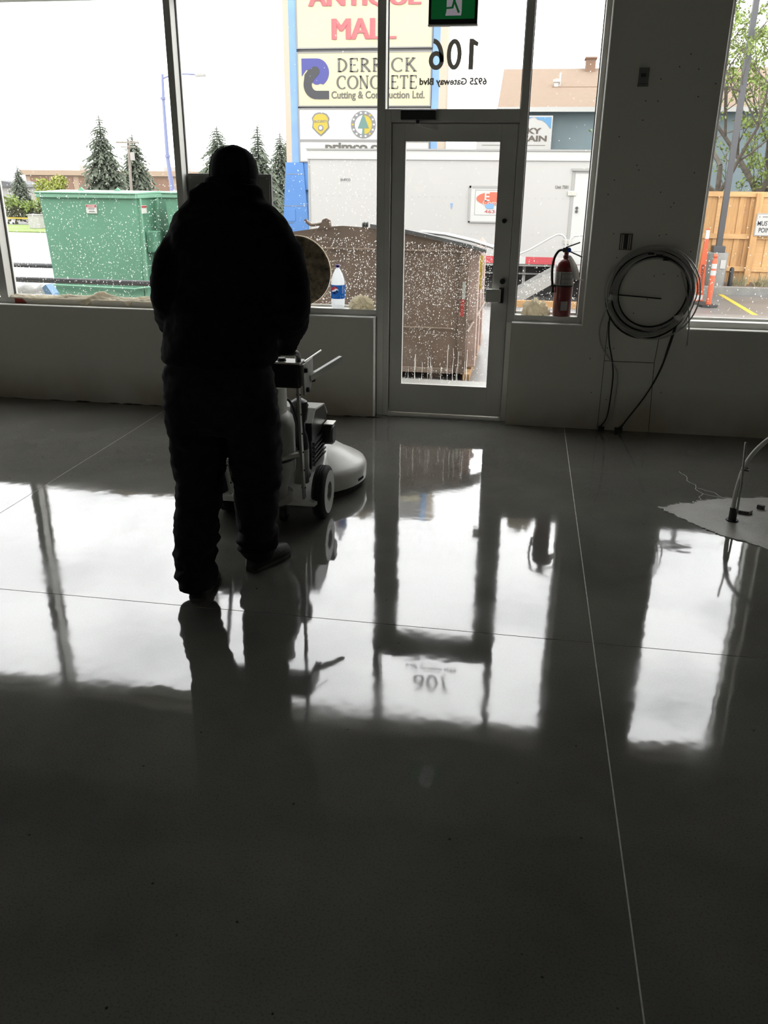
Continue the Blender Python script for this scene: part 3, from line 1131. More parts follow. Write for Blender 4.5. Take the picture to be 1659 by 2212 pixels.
    mf = MB()
    mf.lathe([(0.001, 0), (0.055, 0), (0.06, 0.01), (0.06, 0.05), (0.05, 0.06), (0.001, 0.06)], (cx + 0.195, -1.70, 0.36), 20, axis=(1, 0, 0))
    mf.build('muffler', 'darkgrey', b, smooth=True)
    box('muffler_guard', 'steel', b, cx + 0.20, cx + 0.255, -1.74, -1.65, 0.42, 0.428, 0.002)
    kb = MB()
    kb.lathe([(0.001, 0), (0.024, 0), (0.028, 0.012), (0.020, 0.024), (0.001, 0.026)], (cx + 0.12, -1.86, 0.555), 8)
    kb.build('hood_knob', 'black', b, smooth=True)
    # air filter canister and its hose
    f = MB()
    f.lathe([(0.001, 0.20), (0.045, 0.20), (0.047, 0.39), (0.001, 0.39)], (cx + 0.155, -2.09, 0), 20)
    f.build('filter_canister', 'tank', b, smooth=True)
    f = MB()
    f.lathe([(0.047, 0.39), (0.047, 0.41), (0.040, 0.46), (0.030, 0.485), (0.030, 0.53), (0.044, 0.55), (0.048, 0.60), (0.044, 0.645), (0.02, 0.66), (0.001, 0.66)], (cx + 0.155, -2.09, 0), 20)
    f.build('air_intake', 'blackmetal', b, smooth=True)
    # propane cylinder
    t = MB()
    tx, ty = cx + 0.028, -2.30
    t.lathe([(0.001, 0.19), (0.105, 0.19), (0.110, 0.25), (0.150, 0.33), (0.155, 0.36), (0.155, 0.57), (0.145, 0.615), (0.11, 0.65), (0.05, 0.665), (0.001, 0.668)], (tx, ty, 0), 32)
    tk = t.build('propane_cylinder', 'tank', b, smooth='all')
    t = MB()
    t.lathe([(0.112, 0.63), (0.119, 0.63), (0.119, 0.765), (0.124, 0.775), (0.117, 0.78), (0.110, 0.77)], (tx, ty, 0), 28, cap=False)
    t.build('cylinder_collar', 'offwhite', tk, smooth=True)
    t = MB()
    t.tube([(tx + 0.02, ty, 0.66), (tx + 0.02, ty, 0.72)], 0.018, 10)
    t.tube([(tx + 0.02, ty, 0.70), (tx + 0.075, ty - 0.03, 0.70)], 0.012, 8)
    t.build('valve', 'steel', tk, smooth=True)
    t = MB()
    t.lathe([(0.160, 0.405), (0.163, 0.405), (0.163, 0.435), (0.160, 0.435)], (tx, ty, 0), 32, cap=False)
    t.build('strap', 'black', tk)
    t = MB()
    t.beam((tx + 0.05, ty - 0.17, 0.425), (tx + 0.19, ty - 0.06, 0.445), 0.025, 0.018)
    t.build('strap_buckle', 'steel', tk)
    box('cylinder_label', 'paper', tk, tx + 0.02, tx + 0.085, ty - 0.157, ty - 0.135, 0.45, 0.545)
    t = MB()
    t.lathe([(0.001, 0.145), (0.12, 0.145), (0.12, 0.19), (0.001, 0.19)], (tx, ty + 0.06, 0), 24)
    t.build('cylinder_cradle', 'tank', b, smooth=True)
    # side posts
    for s in (-1, 1):
        p = MB()
        x1, x2 = cx + s * 0.235, cx + s * 0.20
        p.beam((x1, -2.40, 0.90), (x2, -2.20, 0.14), 0.012, 0.034, up=(0, 1, 0.3))
        po = p.build('side_post', 'tank', b)
        q = MB()
        for k in range(6):
            u = 0.2 + 0.14 * k
            q.lathe([(0.001, -0.012), (0.005, -0.012), (0.005, 0.012), (0.001, 0.012)], (x1 + (x2 - x1) * u, -2.40 + 0.2 * u, 0.90 - 0.76 * u), 6, axis=(1, 0, 0))
        q.build('bolts', 'black', po)['kind'] = 'stuff'
    # control console
    c = MB()
    c.box(cx - 0.285, cx + 0.265, -2.46, -2.38, 0.80, 0.918)
    co = c.build('console_box', 'blackmetal', b, bevel=0.012)
    box('console_lid', 'offwhite', co, cx - 0.287, cx + 0.268, -2.47, -2.37, 0.918, 0.926, 0.002)
    for s in (-1, 1):
        sp = MB()
        x = cx + s * 0.272 - (0.01 if s < 0 else 0)
        sp.prism([(-2.45, 0.915), (-2.27, 0.915), (-2.265, 0.82), (-2.33, 0.765), (-2.44, 0.765)], x, x + 0.008, 'yz')
        pl = sp.build('console_side_plate', 'tank', co)
        kn = MB()
        for y, z in ((-2.43, 0.885), (-2.29, 0.81), (-2.40, 0.785)):
            kn.lathe([(0.001, 0), (0.013, 0), (0.011, 0.014), (0.001, 0.016)], (x + (0.008 if s > 0 else 0), y, z), 8, axis=(s, 0, 0))
        kn.build('plate_knob', 'black', pl)['kind'] = 'stuff'
    sw = MB()
    sw.lathe([(0.001, 0), (0.022, 0), (0.018, 0.014), (0.001, 0.015)], (cx + 0.17, -2.43, 0.926), 12)
    sw.build('switch', 'black', co, smooth=True)
    lv = MB()
    lv.beam((cx + 0.275, -2.33, 0.825), (cx + 0.385, -2.10, 0.880), 0.024, 0.03)
    lv.build('lift_lever', 'offwhite', b, bevel=0.003)
    rd = MB()
    rd.tube([(cx + 0.27, -2.40, 0.918), (cx + 0.315, -2.24, 0.945)], 0.004, 6)
    rd.build('throttle_rod', 'steel', b)
    # handle bar
    hb = MB()
    hb.tube(smoothpath([(cx - 0.24, -2.40, 0.90), (cx - 0.26, -2.47, 0.955), (cx - 0.27, -2.56, 0.992), (cx - 0.22, -2.60, 0.998), (cx + 0.22, -2.60, 0.998),
                        (cx + 0.27, -2.56, 0.992), (cx + 0.26, -2.47, 0.955), (cx + 0.24, -2.40, 0.90)], 5), 0.014, 10)
    hb.build('handle_bar', 'blackmetal', b, smooth='all')
    for s in (-1, 1):
        g = MB()
        g.tube([(cx + s * 0.10, -2.60, 0.998), (cx + s * 0.215, -2.60, 0.998)], 0.0185, 12)
        g.build('rubber_grip', 'rubber', b, smooth=True)
    # a few hoses
    hz = MB()
    hz.tube(smoothpath([(tx + 0.07, ty - 0.02, 0.70), (cx + 0.14, -2.22, 0.68), (cx + 0.17, -2.14, 0.50), (cx + 0.15, -2.02, 0.30)], 6), 0.007, 8)
    hz.tube(smoothpath([(cx + 0.17, -2.10, 0.20), (cx + 0.19, -2.04, 0.23), (cx + 0.15, -1.98, 0.26)], 6), 0.01, 8)
    hz.build('fuel_hose', 'black', b, smooth='all')
    return b


BURN = build_burnisher()


# ------------------------------------------------------------------ the man
def build_person():
    # body: one continuous figure
    m = MB()
    hc = Vector((-1.147, -2.835, 1.715))
    m.ell(hc, (0.077, 0.098, 0.118), 20, 14)
    m.ell(hc + Vector((0, 0.035, -0.055)), (0.060, 0.070, 0.072), 16, 10)        # jaw
    m.ell(hc + Vector((0, 0.108, -0.015)), (0.015, 0.020, 0.026), 10, 8)         # nose
    m.ell(hc + Vector((0, 0.085, 0.022)), (0.052, 0.022, 0.013), 12, 8)          # brow
    m.ell(hc + Vector((0, 0.092, -0.062)), (0.027, 0.016, 0.008), 10, 6)         # lips
    for s in (-1, 1):
        m.ell(hc + Vector((s * 0.082, -0.008, -0.018)), (0.011, 0.020, 0.034), 10, 8)   # ears
    m.tube([(-1.148, -2.86, 1.66), (-1.148, -2.89, 1.56), (-1.145, -2.90, 1.48)], [0.060, 0.066, 0.085], 14)
    m.loft([((-1.215, -2.95, 0.86), 0.16, 0.11), ((-1.215, -2.95, 0.98), 0.175, 0.12), ((-1.19, -2.94, 1.15), 0.165, 0.115), ((-1.155, -2.92, 1.35), 0.175, 0.125),
            ((-1.15, -2.90, 1.48), 0.175, 0.11), ((-1.145, -2.895, 1.56), 0.11, 0.08)])
    arms = {1: [(-0.985, -2.905, 1.52), (-0.915, -2.945, 1.26), (-0.985, -2.70, 1.075), (-1.035, -2.655, 1.035)],
            -1: [(-1.325, -2.905, 1.52), (-1.395, -2.945, 1.255), (-1.475, -2.70, 1.085), (-1.47, -2.655, 1.035)]}
    for s, a in arms.items():
        m.tube(smoothpath(a, 4), [0.062, 0.06, 0.057, 0.053, 0.050, 0.048, 0.044, 0.040, 0.034, 0.031, 0.030, 0.030, 0.030][:len(smoothpath(a, 4))], 12)
    legs = {-1: [(-1.315, -2.95, 0.93), (-1.335, -2.925, 0.52), (-1.325, -3.09, 0.10)], 1: [(-1.115, -2.94, 0.93), (-1.10, -2.875, 0.52), (-1.150, -2.775, 0.10)]}
    for s, a in legs.items():
        m.tube(smoothpath(a, 4), [0.09, 0.085, 0.08, 0.07, 0.058, 0.055, 0.058, 0.048, 0.040], 12)
    # feet stubs inside the shoes
    m.ell((-1.322, -3.04, 0.055), (0.035, 0.10, 0.04), 10, 8)
    m.ell((-1.130, -2.70, 0.055), (0.035, 0.09, 0.04), 10, 8)
    # hands wrapped round the grips
    cx, gy, gz = -1.27, -2.60, 0.998
    for s in (-1, 1):
        px = cx + s * 0.165
        m.ell((px, gy - 0.028, gz + 0.028), (0.042, 0.030, 0.020), 12, 8)
        m.tube([arms[s][3], (px + s * 0.01, gy - 0.04, gz + 0.034)], [0.029, 0.024], 10)
        for k in range(4):
            fx = px + (k - 1.5) * 0.0205
            ln = (0.92, 1.0, 0.97, 0.82)[k if s < 0 else 3 - k]
            pts = []
            for t in range(8):
                a = math.radians(125 - 235 * ln * t / 7)
                pts.append((fx, gy + 0.028 * math.cos(a), gz + 0.028 * math.sin(a)))
            m.tube(pts, [0.0100, 0.0098, 0.0095, 0.0092, 0.009, 0.0088, 0.0083, 0.007], 8)
        ix = px - s * 0.046
        m.tube([(ix + s * 0.012, gy - 0.042, gz + 0.018), (ix - s * 0.004, gy - 0.034, gz - 0.006), (ix + s * 0.004, gy - 0.012, gz - 0.028), (ix + s * 0.016, gy + 0.004, gz - 0.032)], [0.013, 0.0115, 0.0105, 0.008], 8)
    me = remesh(m, 0.0065, 3)
    p = mesh_obj('person', me, 'skin')
    tag(p, 'man seen from behind in black jacket, trousers and cap pushing the burnisher', 'person')
    for s in (-1, 1):
        MB().ell(hc + Vector((s * 0.031, 0.083, 0.002)), (0.012, 0.012, 0.012), 10, 8).build('eye', 'white', p, smooth='all')
    # hair at the nape and temples
    h = MB()
    h.ell(hc + Vector((0, -0.012, 0.004)), (0.083, 0.096, 0.10), 20, 12)
    hm = remesh(h, 0.008, 2, 0.003, 60)
    o = mesh_obj('hair', hm, 'hair', p)
    # cap
    c = MB()
    cc = hc + Vector((0, -0.002, 0.022))
    rings = []
    tl = Matrix.Rotation(math.radians(-6), 3, 'X')
    for z, r in ((-0.042, 1.0), (-0.01, 1.03), (0.02, 1.02), (0.05, 0.93), (0.075, 0.76), (0.090, 0.52), (0.097, 0.25), (0.099, 0.03)):
        rings.append([cc + tl @ Vector((0.089 * r * math.cos(a), 0.108 * r * math.sin(a), z)) for a in [2 * PI * k / 28 for k in range(28)]])
    c.rings(rings)
    cp = c.build('cap', 'cap', p, smooth='all')
    MB().ell(cc + tl @ Vector((0, 0, 0.101)), (0.009, 0.009, 0.005), 10, 6).build('cap_button', 'cap', cp, smooth=True)
    sm = MB()
    for k in range(6):
        a = 2 * PI * k / 6 + PI / 6
        pts = [cc + tl @ Vector((0.0895 * r * math.cos(a), 0.1085 * r * math.sin(a), z + 0.001)) for z, r in ((-0.03, 1.01), (-0.01, 1.035), (0.02, 1.025), (0.05, 0.94), (0.075, 0.77), (0.091, 0.53), (0.099, 0.25), (0.101, 0.05))]
        sm.tube(pts, 0.0016, 5)
    sm.build('cap_seams', 'cap', cp)['kind'] = 'stuff'
    bl = MB()
    ri, ro = [], []
    for k in range(13):
        a = PI * (0.14 + 0.72 * k / 12)
        ri.append(cc + tl @ Vector((0.088 * math.cos(a), 0.106 * math.sin(a), -0.038)))
        ro.append(cc + tl @ Vector((0.080 * math.cos(a), 0.106 * math.sin(a) + 0.075 * math.sin(PI * k / 12), -0.050)))
    bl.add(ri + ro + [v - Vector((0, 0, 0.004)) for v in ri] + [v - Vector((0, 0, 0.004)) for v in ro],
           [(i, i + 1, 14 + i, 13 + i) for i in range(12)] + [(26 + i, 39 + i, 40 + i, 27 + i) for i in range(12)] + [(13 + i, 14 + i, 40 + i, 39 + i) for i in range(12)])
    bl.build('cap_peak', 'cap', cp)
    # jacket
    j = MB()
    j.loft([((-1.212, -2.955, 1.015), 0.225, 0.165), ((-1.212, -2.955, 1.035), 0.243, 0.178), ((-1.205, -2.955, 1.10), 0.238, 0.175), ((-1.185, -2.95, 1.20), 0.228, 0.172),
            ((-1.155, -2.935, 1.34), 0.232, 0.175), ((-1.150, -2.92, 1.46), 0.250, 0.168), ((-1.152, -2.91, 1.535), 0.250, 0.155), ((-1.154, -2.905, 1.585), 0.222, 0.140), ((-1.154, -2.90, 1.622), 0.186, 0.125),
            ((-1.154, -2.895, 1.650), 0.146, 0.112), ((-1.152, -2.885, 1.675), 0.116, 0.105), ((-1.150, -2.875, 1.695), 0.100, 0.102)], 28)
    ja = {1: [(-0.995, -2.905, 1.475), (-0.930, -2.93, 1.40), (-0.905, -2.955, 1.27), (-0.975, -2.74, 1.105), (-1.02, -2.665, 1.045)],
          -1: [(-1.310, -2.905, 1.475), (-1.375, -2.93, 1.40), (-1.395, -2.955, 1.27), (-1.475, -2.74, 1.11), (-1.475, -2.665, 1.045)]}
    for s, a in ja.items():
        pth = smoothpath(a, 4)
        rr = [0.095, 0.097, 0.098, 0.096, 0.093, 0.090, 0.088, 0.087, 0.086, 0.082, 0.076, 0.070, 0.063, 0.058, 0.054, 0.052, 0.048]
        j.tube(pth, rr[:len(pth)], 16)
    roll = []
    for k in range(25):
        a = 2 * PI * k / 24
        roll.append((-1.158 + 0.118 * math.cos(a), -2.885 + 0.100 * math.sin(a), 1.668 - 0.020 * math.sin(a)))
    j.tube(roll, 0.026, 10)
    j.tube([(-1.300, -2.93, 1.632), (-1.262, -2.965, 1.655), (-1.20, -2.985, 1.668)], [0.018, 0.030, 0.02], 10)
    jm = remesh(j, 0.011, 5, 0.010, 9, 0.0045, 26, (1, 1, 1.6))
    jk = mesh_obj('jacket', jm, 'jacket', p)
    col = MB()
    rg = []
    for (zc, rx, ry, yo) in ((1.655, 0.118, 0.110, 0), (1.685, 0.108, 0.106, 0.004), (1.712, 0.100, 0.101, 0.008), (1.716, 0.098, 0.099, 0.008), (1.712, 0.092, 0.093, 0.009), (1.66, 0.10, 0.098, 0.0)):
        rg.append([(-1.150 + rx * math.cos(a), -2.877 + yo + ry * math.sin(a), zc - 0.012 * math.sin(a)) for a in [2 * PI * k / 28 for k in range(28)]])
    col.rings(rg, cap=False)
    col.build('collar', 'jacket', jk, smooth='all')
    for s, a in ja.items():
        cf = MB()
        q0, q1 = Vector(a[3]).lerp(Vector(a[4]), 0.72), Vector(a[4])
        cf.tube([q0, q0.lerp(q1, 0.3), q1], [0.050, 0.055, 0.050], 14)
        cf.build('cuff', 'jacket', jk, smooth='all')
    # trousers
    t = MB()
    t.loft([((-1.215, -2.95, 1.06), 0.205, 0.15), ((-1.218, -2.95, 0.98), 0.230, 0.165), ((-1.222, -2.95, 0.90), 0.240, 0.172), ((-1.222, -2.945, 0.80), 0.225, 0.155), ((-1.22, -2.94, 0.72), 0.19, 0.12)], 26)
    t.loft([((-1.335, -2.95, 0.90), 0.125, 0.145), ((-1.338, -2.945, 0.76), 0.126, 0.138), ((-1.340, -2.935, 0.62), 0.118, 0.122), ((-1.342, -2.94, 0.50), 0.112, 0.118),
            ((-1.342, -2.985, 0.36), 0.098, 0.108), ((-1.342, -3.03, 0.24), 0.096, 0.102), ((-1.338, -3.065, 0.14), 0.094, 0.10), ((-1.334, -3.085, 0.07), 0.086, 0.092), ((-1.33, -3.09, 0.052), 0.074, 0.082)], 20)
    t.loft([((-1.105, -2.94, 0.90), 0.122, 0.142), ((-1.098, -2.92, 0.76), 0.120, 0.134), ((-1.092, -2.90, 0.62), 0.112, 0.120), ((-1.100, -2.88, 0.50), 0.108, 0.114),
            ((-1.122, -2.84, 0.36), 0.098, 0.104), ((-1.135, -2.80, 0.24), 0.094, 0.10), ((-1.145, -2.775, 0.14), 0.090, 0.098), ((-1.148, -2.765, 0.075), 0.080, 0.088), ((-1.15, -2.76, 0.055), 0.066, 0.076)], 20)
    tm = remesh(t, 0.011, 4, 0.012, 8, 0.007, 20, (1, 1, 2.2))
    for v in tm.vertices:            # slack folds stacked on the shoes
        z = v.co.z
        if z < 0.42:
            k = min(1.0, (0.42 - z) / 0.2)
            d = Vector((v.co.x + (1.338 if v.co.x < -1.235 else 1.14), v.co.y + (3.06 if v.co.x < -1.235 else 2.79), 0))
            if d.length > 1e-4:
                v.co += d.normalized() * k * (0.006 * math.sin(z * 48 + 9 * noise.noise(v.co * 6)) + 0.012 * noise.noise(Vector((v.co.x * 12, v.co.y * 12, z * 24))))
    tr = mesh_obj('trousers', tm, 'trouser', p)
    # shoes
    for (hx, hy, tx, ty) in ((-1.312, -3.150, -1.345, -2.865), (-1.176, -2.822, -1.062, -2.575)):
        a, bb = Vector((hx, hy, 0)), Vector((tx, ty, 0))
        d = (bb - a).normalized()
        n = Vector((d.y, -d.x, 0))
        L = (bb - a).length
        rings = []
        for u, hw, h in ((0.0, 0.022, 0.055), (0.03, 0.034, 0.085), (0.15, 0.039, 0.105), (0.32, 0.040, 0.105), (0.5, 0.044, 0.08), (0.7, 0.050, 0.062), (0.88, 0.044, 0.05), (0.97, 0.028, 0.04), (1.0, 0.012, 0.032)):
            c0 = a + d * (L * u)
            rings.append([c0 + n * (hw * math.cos(q)) + Vector((0, 0, 0.018 + h * max(0, math.sin(q)) if math.sin(q) > 0 else 0.018)) for q in [2 * PI * k / 14 for k in range(14)]])
        s = MB().rings(rings).build('shoe', 'shoe', p, smooth='all')
        rings = []
        for z, g in ((0.0, 1.0), (0.012, 1.06), (0.022, 1.03)):
            ring = []
            out = [(0.0, 0.024), (0.06, 0.036), (0.3, 0.041), (0.5, 0.044), (0.7, 0.051), (0.88, 0.046), (0.98, 0.028)]
            for u, hw in out:
                ring.append(a + d * (L * u) + n * (hw * g) + Vector((0, 0, z)))
            for u, hw in reversed(out):
                ring.append(a + d * (L * u) - n * (hw * g) + Vector((0, 0, z)))
            rings.append(ring)
        MB().rings(rings).build('sole', 'sole', s)
        lcs = MB()
        for k in range(4):
            c0 = a + d * (L * (0.42 + 0.07 * k))
            zz = 0.018 + 0.09 - 0.01 * k
            lcs.tube([c0 + n * 0.022 + Vector((0, 0, zz - 0.014)), c0 + Vector((0, 0, zz)), c0 - n * 0.022 + Vector((0, 0, zz - 0.014))], 0.003, 6)
        lcs.build('laces', 'ink', s)['kind'] = 'stuff'
    return p


build_person()


# ------------------------------------------------------------------ things on the ledges
def build_pad():
    """round fibre pad leaning against the glass"""
    m = MB()
    c = Vector((-1.70, 0.118, ZL + 0.262))
    ax = Vector((0, 1, 0.05)).normalized()
    m.lathe([(0.001, -0.012), (0.245, -0.012), (0.258, -0.006), (0.260, 0.0), (0.256, 0.008), (0.24, 0.011), (0.001, 0.011)], c, 48, axis=ax, cap=False)
    o = m.build('burnishing_pad_disc', 'pad', None, smooth=True)
    tag(o, 'round brown fibre burnishing pad leaning upright on the window ledge beside the man', 'burnishing pad')
    e = MB()
    e.lathe([(0.258, 0.006), (0.2625, 0.006), (0.2625, 0.011), (0.258, 0.011)], c, 48, axis=ax, cap=False)
    e.build('backing_rim', 'rag', o)


build_pad()


def build_bottle():
    b = empty('soda_bottle', (-1.390, 0.138, ZL), 'two-litre plastic soda bottle with blue label standing on the window ledge', 'bottle')
    c = (-1.390, 0.138, ZL)
    R = 0.052
    prof = [(0.001, 0.004), (0.030, 0.0), (0.044, 0.004), (0.050, 0.02), (0.0515, 0.055), (R - 0.002, 0.07), (R - 0.002, 0.175), (0.0515, 0.185), (0.048, 0.215), (0.036, 0.25), (0.022, 0.277), (0.0135, 0.290), (0.0135, 0.300), (0.001, 0.300)]
    MB().lathe(prof, c, 28, cap=False).build('bottle_body', 'pet', b, smooth=True)
    MB().lathe([(0.001, 0.298), (0.0152, 0.298), (0.0152, 0.314), (0.0145, 0.317), (0.001, 0.317)], c, 20).build('bottle_cap', 'capblue', b, smooth=True)
    a0 = -0.30
    rr = 0.029
    vs, fs = [], []
    na, nz_ = 60, 30
    for k in range(na + 1):
        a = -1.9 + 3.8 * k / na
        for q in range(nz_ + 1):
            vs.append((c[0] + R * math.sin(a), c[1] - R * math.cos(a), c[2] + 0.072 + 0.101 * q / nz_))
    for k in range(na):
        for q in range(nz_):
            a = -1.9 + 3.8 * (k + 0.5) / na
            if ((a - a0) * R) ** 2 + (0.072 + 0.101 * (q + 0.5) / nz_ - 0.135) ** 2 < (rr * 0.97) ** 2:
                continue            # the emblem is printed here instead
            fs.append((k * (nz_ + 1) + q, (k + 1) * (nz_ + 1) + q, (k + 1) * (nz_ + 1) + q + 1, k * (nz_ + 1) + q + 1))
    lb = MB().add(vs, fs).build('paper_label', 'pepsiblue', b, smooth='all')

    def bend(a0, zc, rr=R + 0.0006):
        return lambda x, y, z: (c[0] + (rr + z) * math.sin(a0 + x / R), c[1] - (rr + z) * math.cos(a0 + x / R), c[2] + zc + y)
    a0 = -0.30
    bd = bend(a0, 0.137)

    def disc(pts, mat, nm, lift):
        bq = bend(a0, 0.135, R + lift)
        MB().add([bq(x, y, 0) for x, y in pts], [tuple(range(len(pts)))]).build(nm, mat, lb)
    rr = 0.029
    disc([(rr * 1.08 * math.cos(t), rr * 1.08 * math.sin(t)) for t in [2 * PI * k / 28 for k in range(28)]], 'labelwhite', 'emblem_ring', 0.0006)
    top = [(rr * math.cos(t), rr * math.sin(t)) for t in [math.radians(20 + 150 * k / 14) for k in range(15)]]
    wave = [(-rr * 0.95, -0.004), (-0.014, -0.001), (0.0, 0.006), (0.010, 0.014)]
    disc(top + wave, 'pepsired', 'emblem_red', 0.0010)
    bot = [(rr * math.cos(t), rr * math.sin(t)) for t in [math.radians(195 + 150 * k / 14) for k in range(15)]]
    wave2 = [(0.020, 0.004), (0.008, -0.006), (-0.008, -0.012), (-0.022, -0.012)]
    disc(bot + wave2, 'pepsinavy', 'emblem_navy', 0.0010)
    text('brand_lettering', 'pepsi', 'labelwhite', lb, 0.02, c, bend=bend(a0 + 0.1, 0.092, R + 0.001), fit=0.036, height=0.014, extrude=0.0001)
    g = MB()
    for (u, zc, w, h) in ((0.98, 0.135, 0.016, 0.052), (0.62, 0.092, 0.008, 0.012), (0.62, 0.078, 0.006, 0.005), (0.98, 0.09, 0.014, 0.012), (0.98, 0.165, 0.01, 0.012)):
        bq = bend(u, zc, R + 0.0008)
        g.add([bq(-w / 2, -h / 2, 0), bq(w / 2, -h / 2, 0), bq(w / 2, h / 2, 0), bq(-w / 2, h / 2, 0)], [(0, 1, 2, 3)])
    g.build('label_panel', 'labelwhite', lb)['kind'] = 'stuff'
    return b


build_bottle()


def rag(name, label, cx, cy, z0, rx, ry, h, seed):
    """a bunched cotton cloth: a heap of folded ridges that meet at a pinch"""
    r = random.Random(seed)
    nu, nv = 96, 40
    off = Vector((seed * 3.1, seed * 1.7, 0))
    vs, fs = [], []
    for i in range(nu):
        a = 2 * PI * i / nu
        for j in range(nv + 1):
            t = j / nv
            el = (1 - t) * PI * 0.5
            d = Vector((math.cos(a) * math.cos(el), math.sin(a) * math.cos(el), math.sin(el)))
            rid = 0.0
            for k, (fq, am) in enumerate(((1.7, 0.40), (3.6, 0.20), (8.0, 0.05))):
                rid += am * (1 - 2.2 * abs(noise.noise(d * fq + off + Vector((k * 5, 0, 0)))))
            s_ = 0.62 + rid * 0.85
            p = Vector((cx + d.x * rx * s_ * 1.05, cy + d.y * ry * min(s_, 1.05), z0 + 0.003 + max(0, d.z) * h * s_))
            if t > 0.93:
                p.z = z0 + 0.002
            p.z = max(p.z, z0 + 0.002)
            vs.append(p)
    for i in range(nu):
        for j in range(nv):
            q = (i + 1) % nu
            fs.append((i * (nv + 1) + j, i * (nv + 1) + j + 1, q * (nv + 1) + j + 1, q * (nv + 1) + j))
    o = MB().add(vs, fs).build(name, 'rag', None, smooth='all')
    return tag(o, label, 'rag')


rag('rag', 'crumpled beige rag bundled beside the blue-labelled bottle', -1.205, 0.135, ZL, 0.088, 0.048, 0.095, 3)
rag('rag', 'crumpled pale rag at the foot of the red fire extinguisher', 0.098, 0.135, ZL, 0.095, 0.048, 0.115, 9)


def build_ledge_cloth():
    """long cloth strip laid along the ledge, hanging over in two places"""
    nx, ny = 150, 26
    x0, x1 = -4.08, -2.65
    vs = []
    for i in range(nx + 1):
        u = i / nx
        x = x0 + (x1 - x0) * u
        rise = 0.012 + 0.030 * max(0, noise.noise(Vector((x * 3.2, 0.3, 0)))) + 0.05 * math.exp(-((x + 3.33) / 0.10) ** 2) + 0.018 * math.exp(-((x + 2.95) / 0.09) ** 2)
        hang = 0.004 + 0.055 * math.exp(-((x + 3.44) / 0.06) ** 2) + 0.035 * math.exp(-((x + 3.07) / 0.03) ** 2) + 0.012 * max(0, noise.noise(Vector((x * 6, 7, 0)))) + 0.012 * math.exp(-((x + 3.85) / 0.08) ** 2)
        for j in range(ny + 1):
            v = j / ny
            if v < 0.72:
                t = v / 0.72
                y = 0.190 - 0.110 * t
                z = ZL + 0.003 + rise * math.sin(PI * min(1, t * 0.92 + 0.06)) * (0.8 + 0.5 * noise.noise(Vector((x * 9, y * 26, 1))))
                z += 0.010 * (0.5 - abs(noise.noise(Vector((x * 13, y * 30, 2))))) + 0.007 * noise.noise(Vector((x * 34, y * 60, 4)))
            else:
                t = (v - 0.72) / 0.28
                y = 0.076 - 0.010 * math.sin(PI * t) - 0.008 * noise.noise(Vector((x * 26, t * 2, 5)))
                z = ZL + 0.006 - hang * t
            vs.append((x, min(y, 0.192), max(z, ZL + 0.002) if v < 0.72 else z))
    fs = []
    for i in range(nx):
        for j in range(ny):
            a = i * (ny + 1) + j
            fs.append((a, a + 1, a + ny + 2, a + ny + 1))
    o = MB().add(vs, fs).build('dust_cloth', 'rag', None, smooth='all')
    md = o.modifiers.new('thick', 'SOLIDIFY')
    md.thickness = 0.003
    tag(o, 'long crumpled cream cloth laid along the ledge in front of the green dumpster', 'cloth')
    t = MB()
    t.prism([(-4.045, 0.805), (-3.985, 0.802), (-3.965, 0.790), (-3.945, 0.768), (-4.045, 0.768)], 0.0805, 0.0855)
    tp = t.build('tape_patch', 'redtape', None)
    tag(tp, 'torn scrap of dark red tape on the frame below the ledge cloth', 'tape')


build_ledge_cloth()


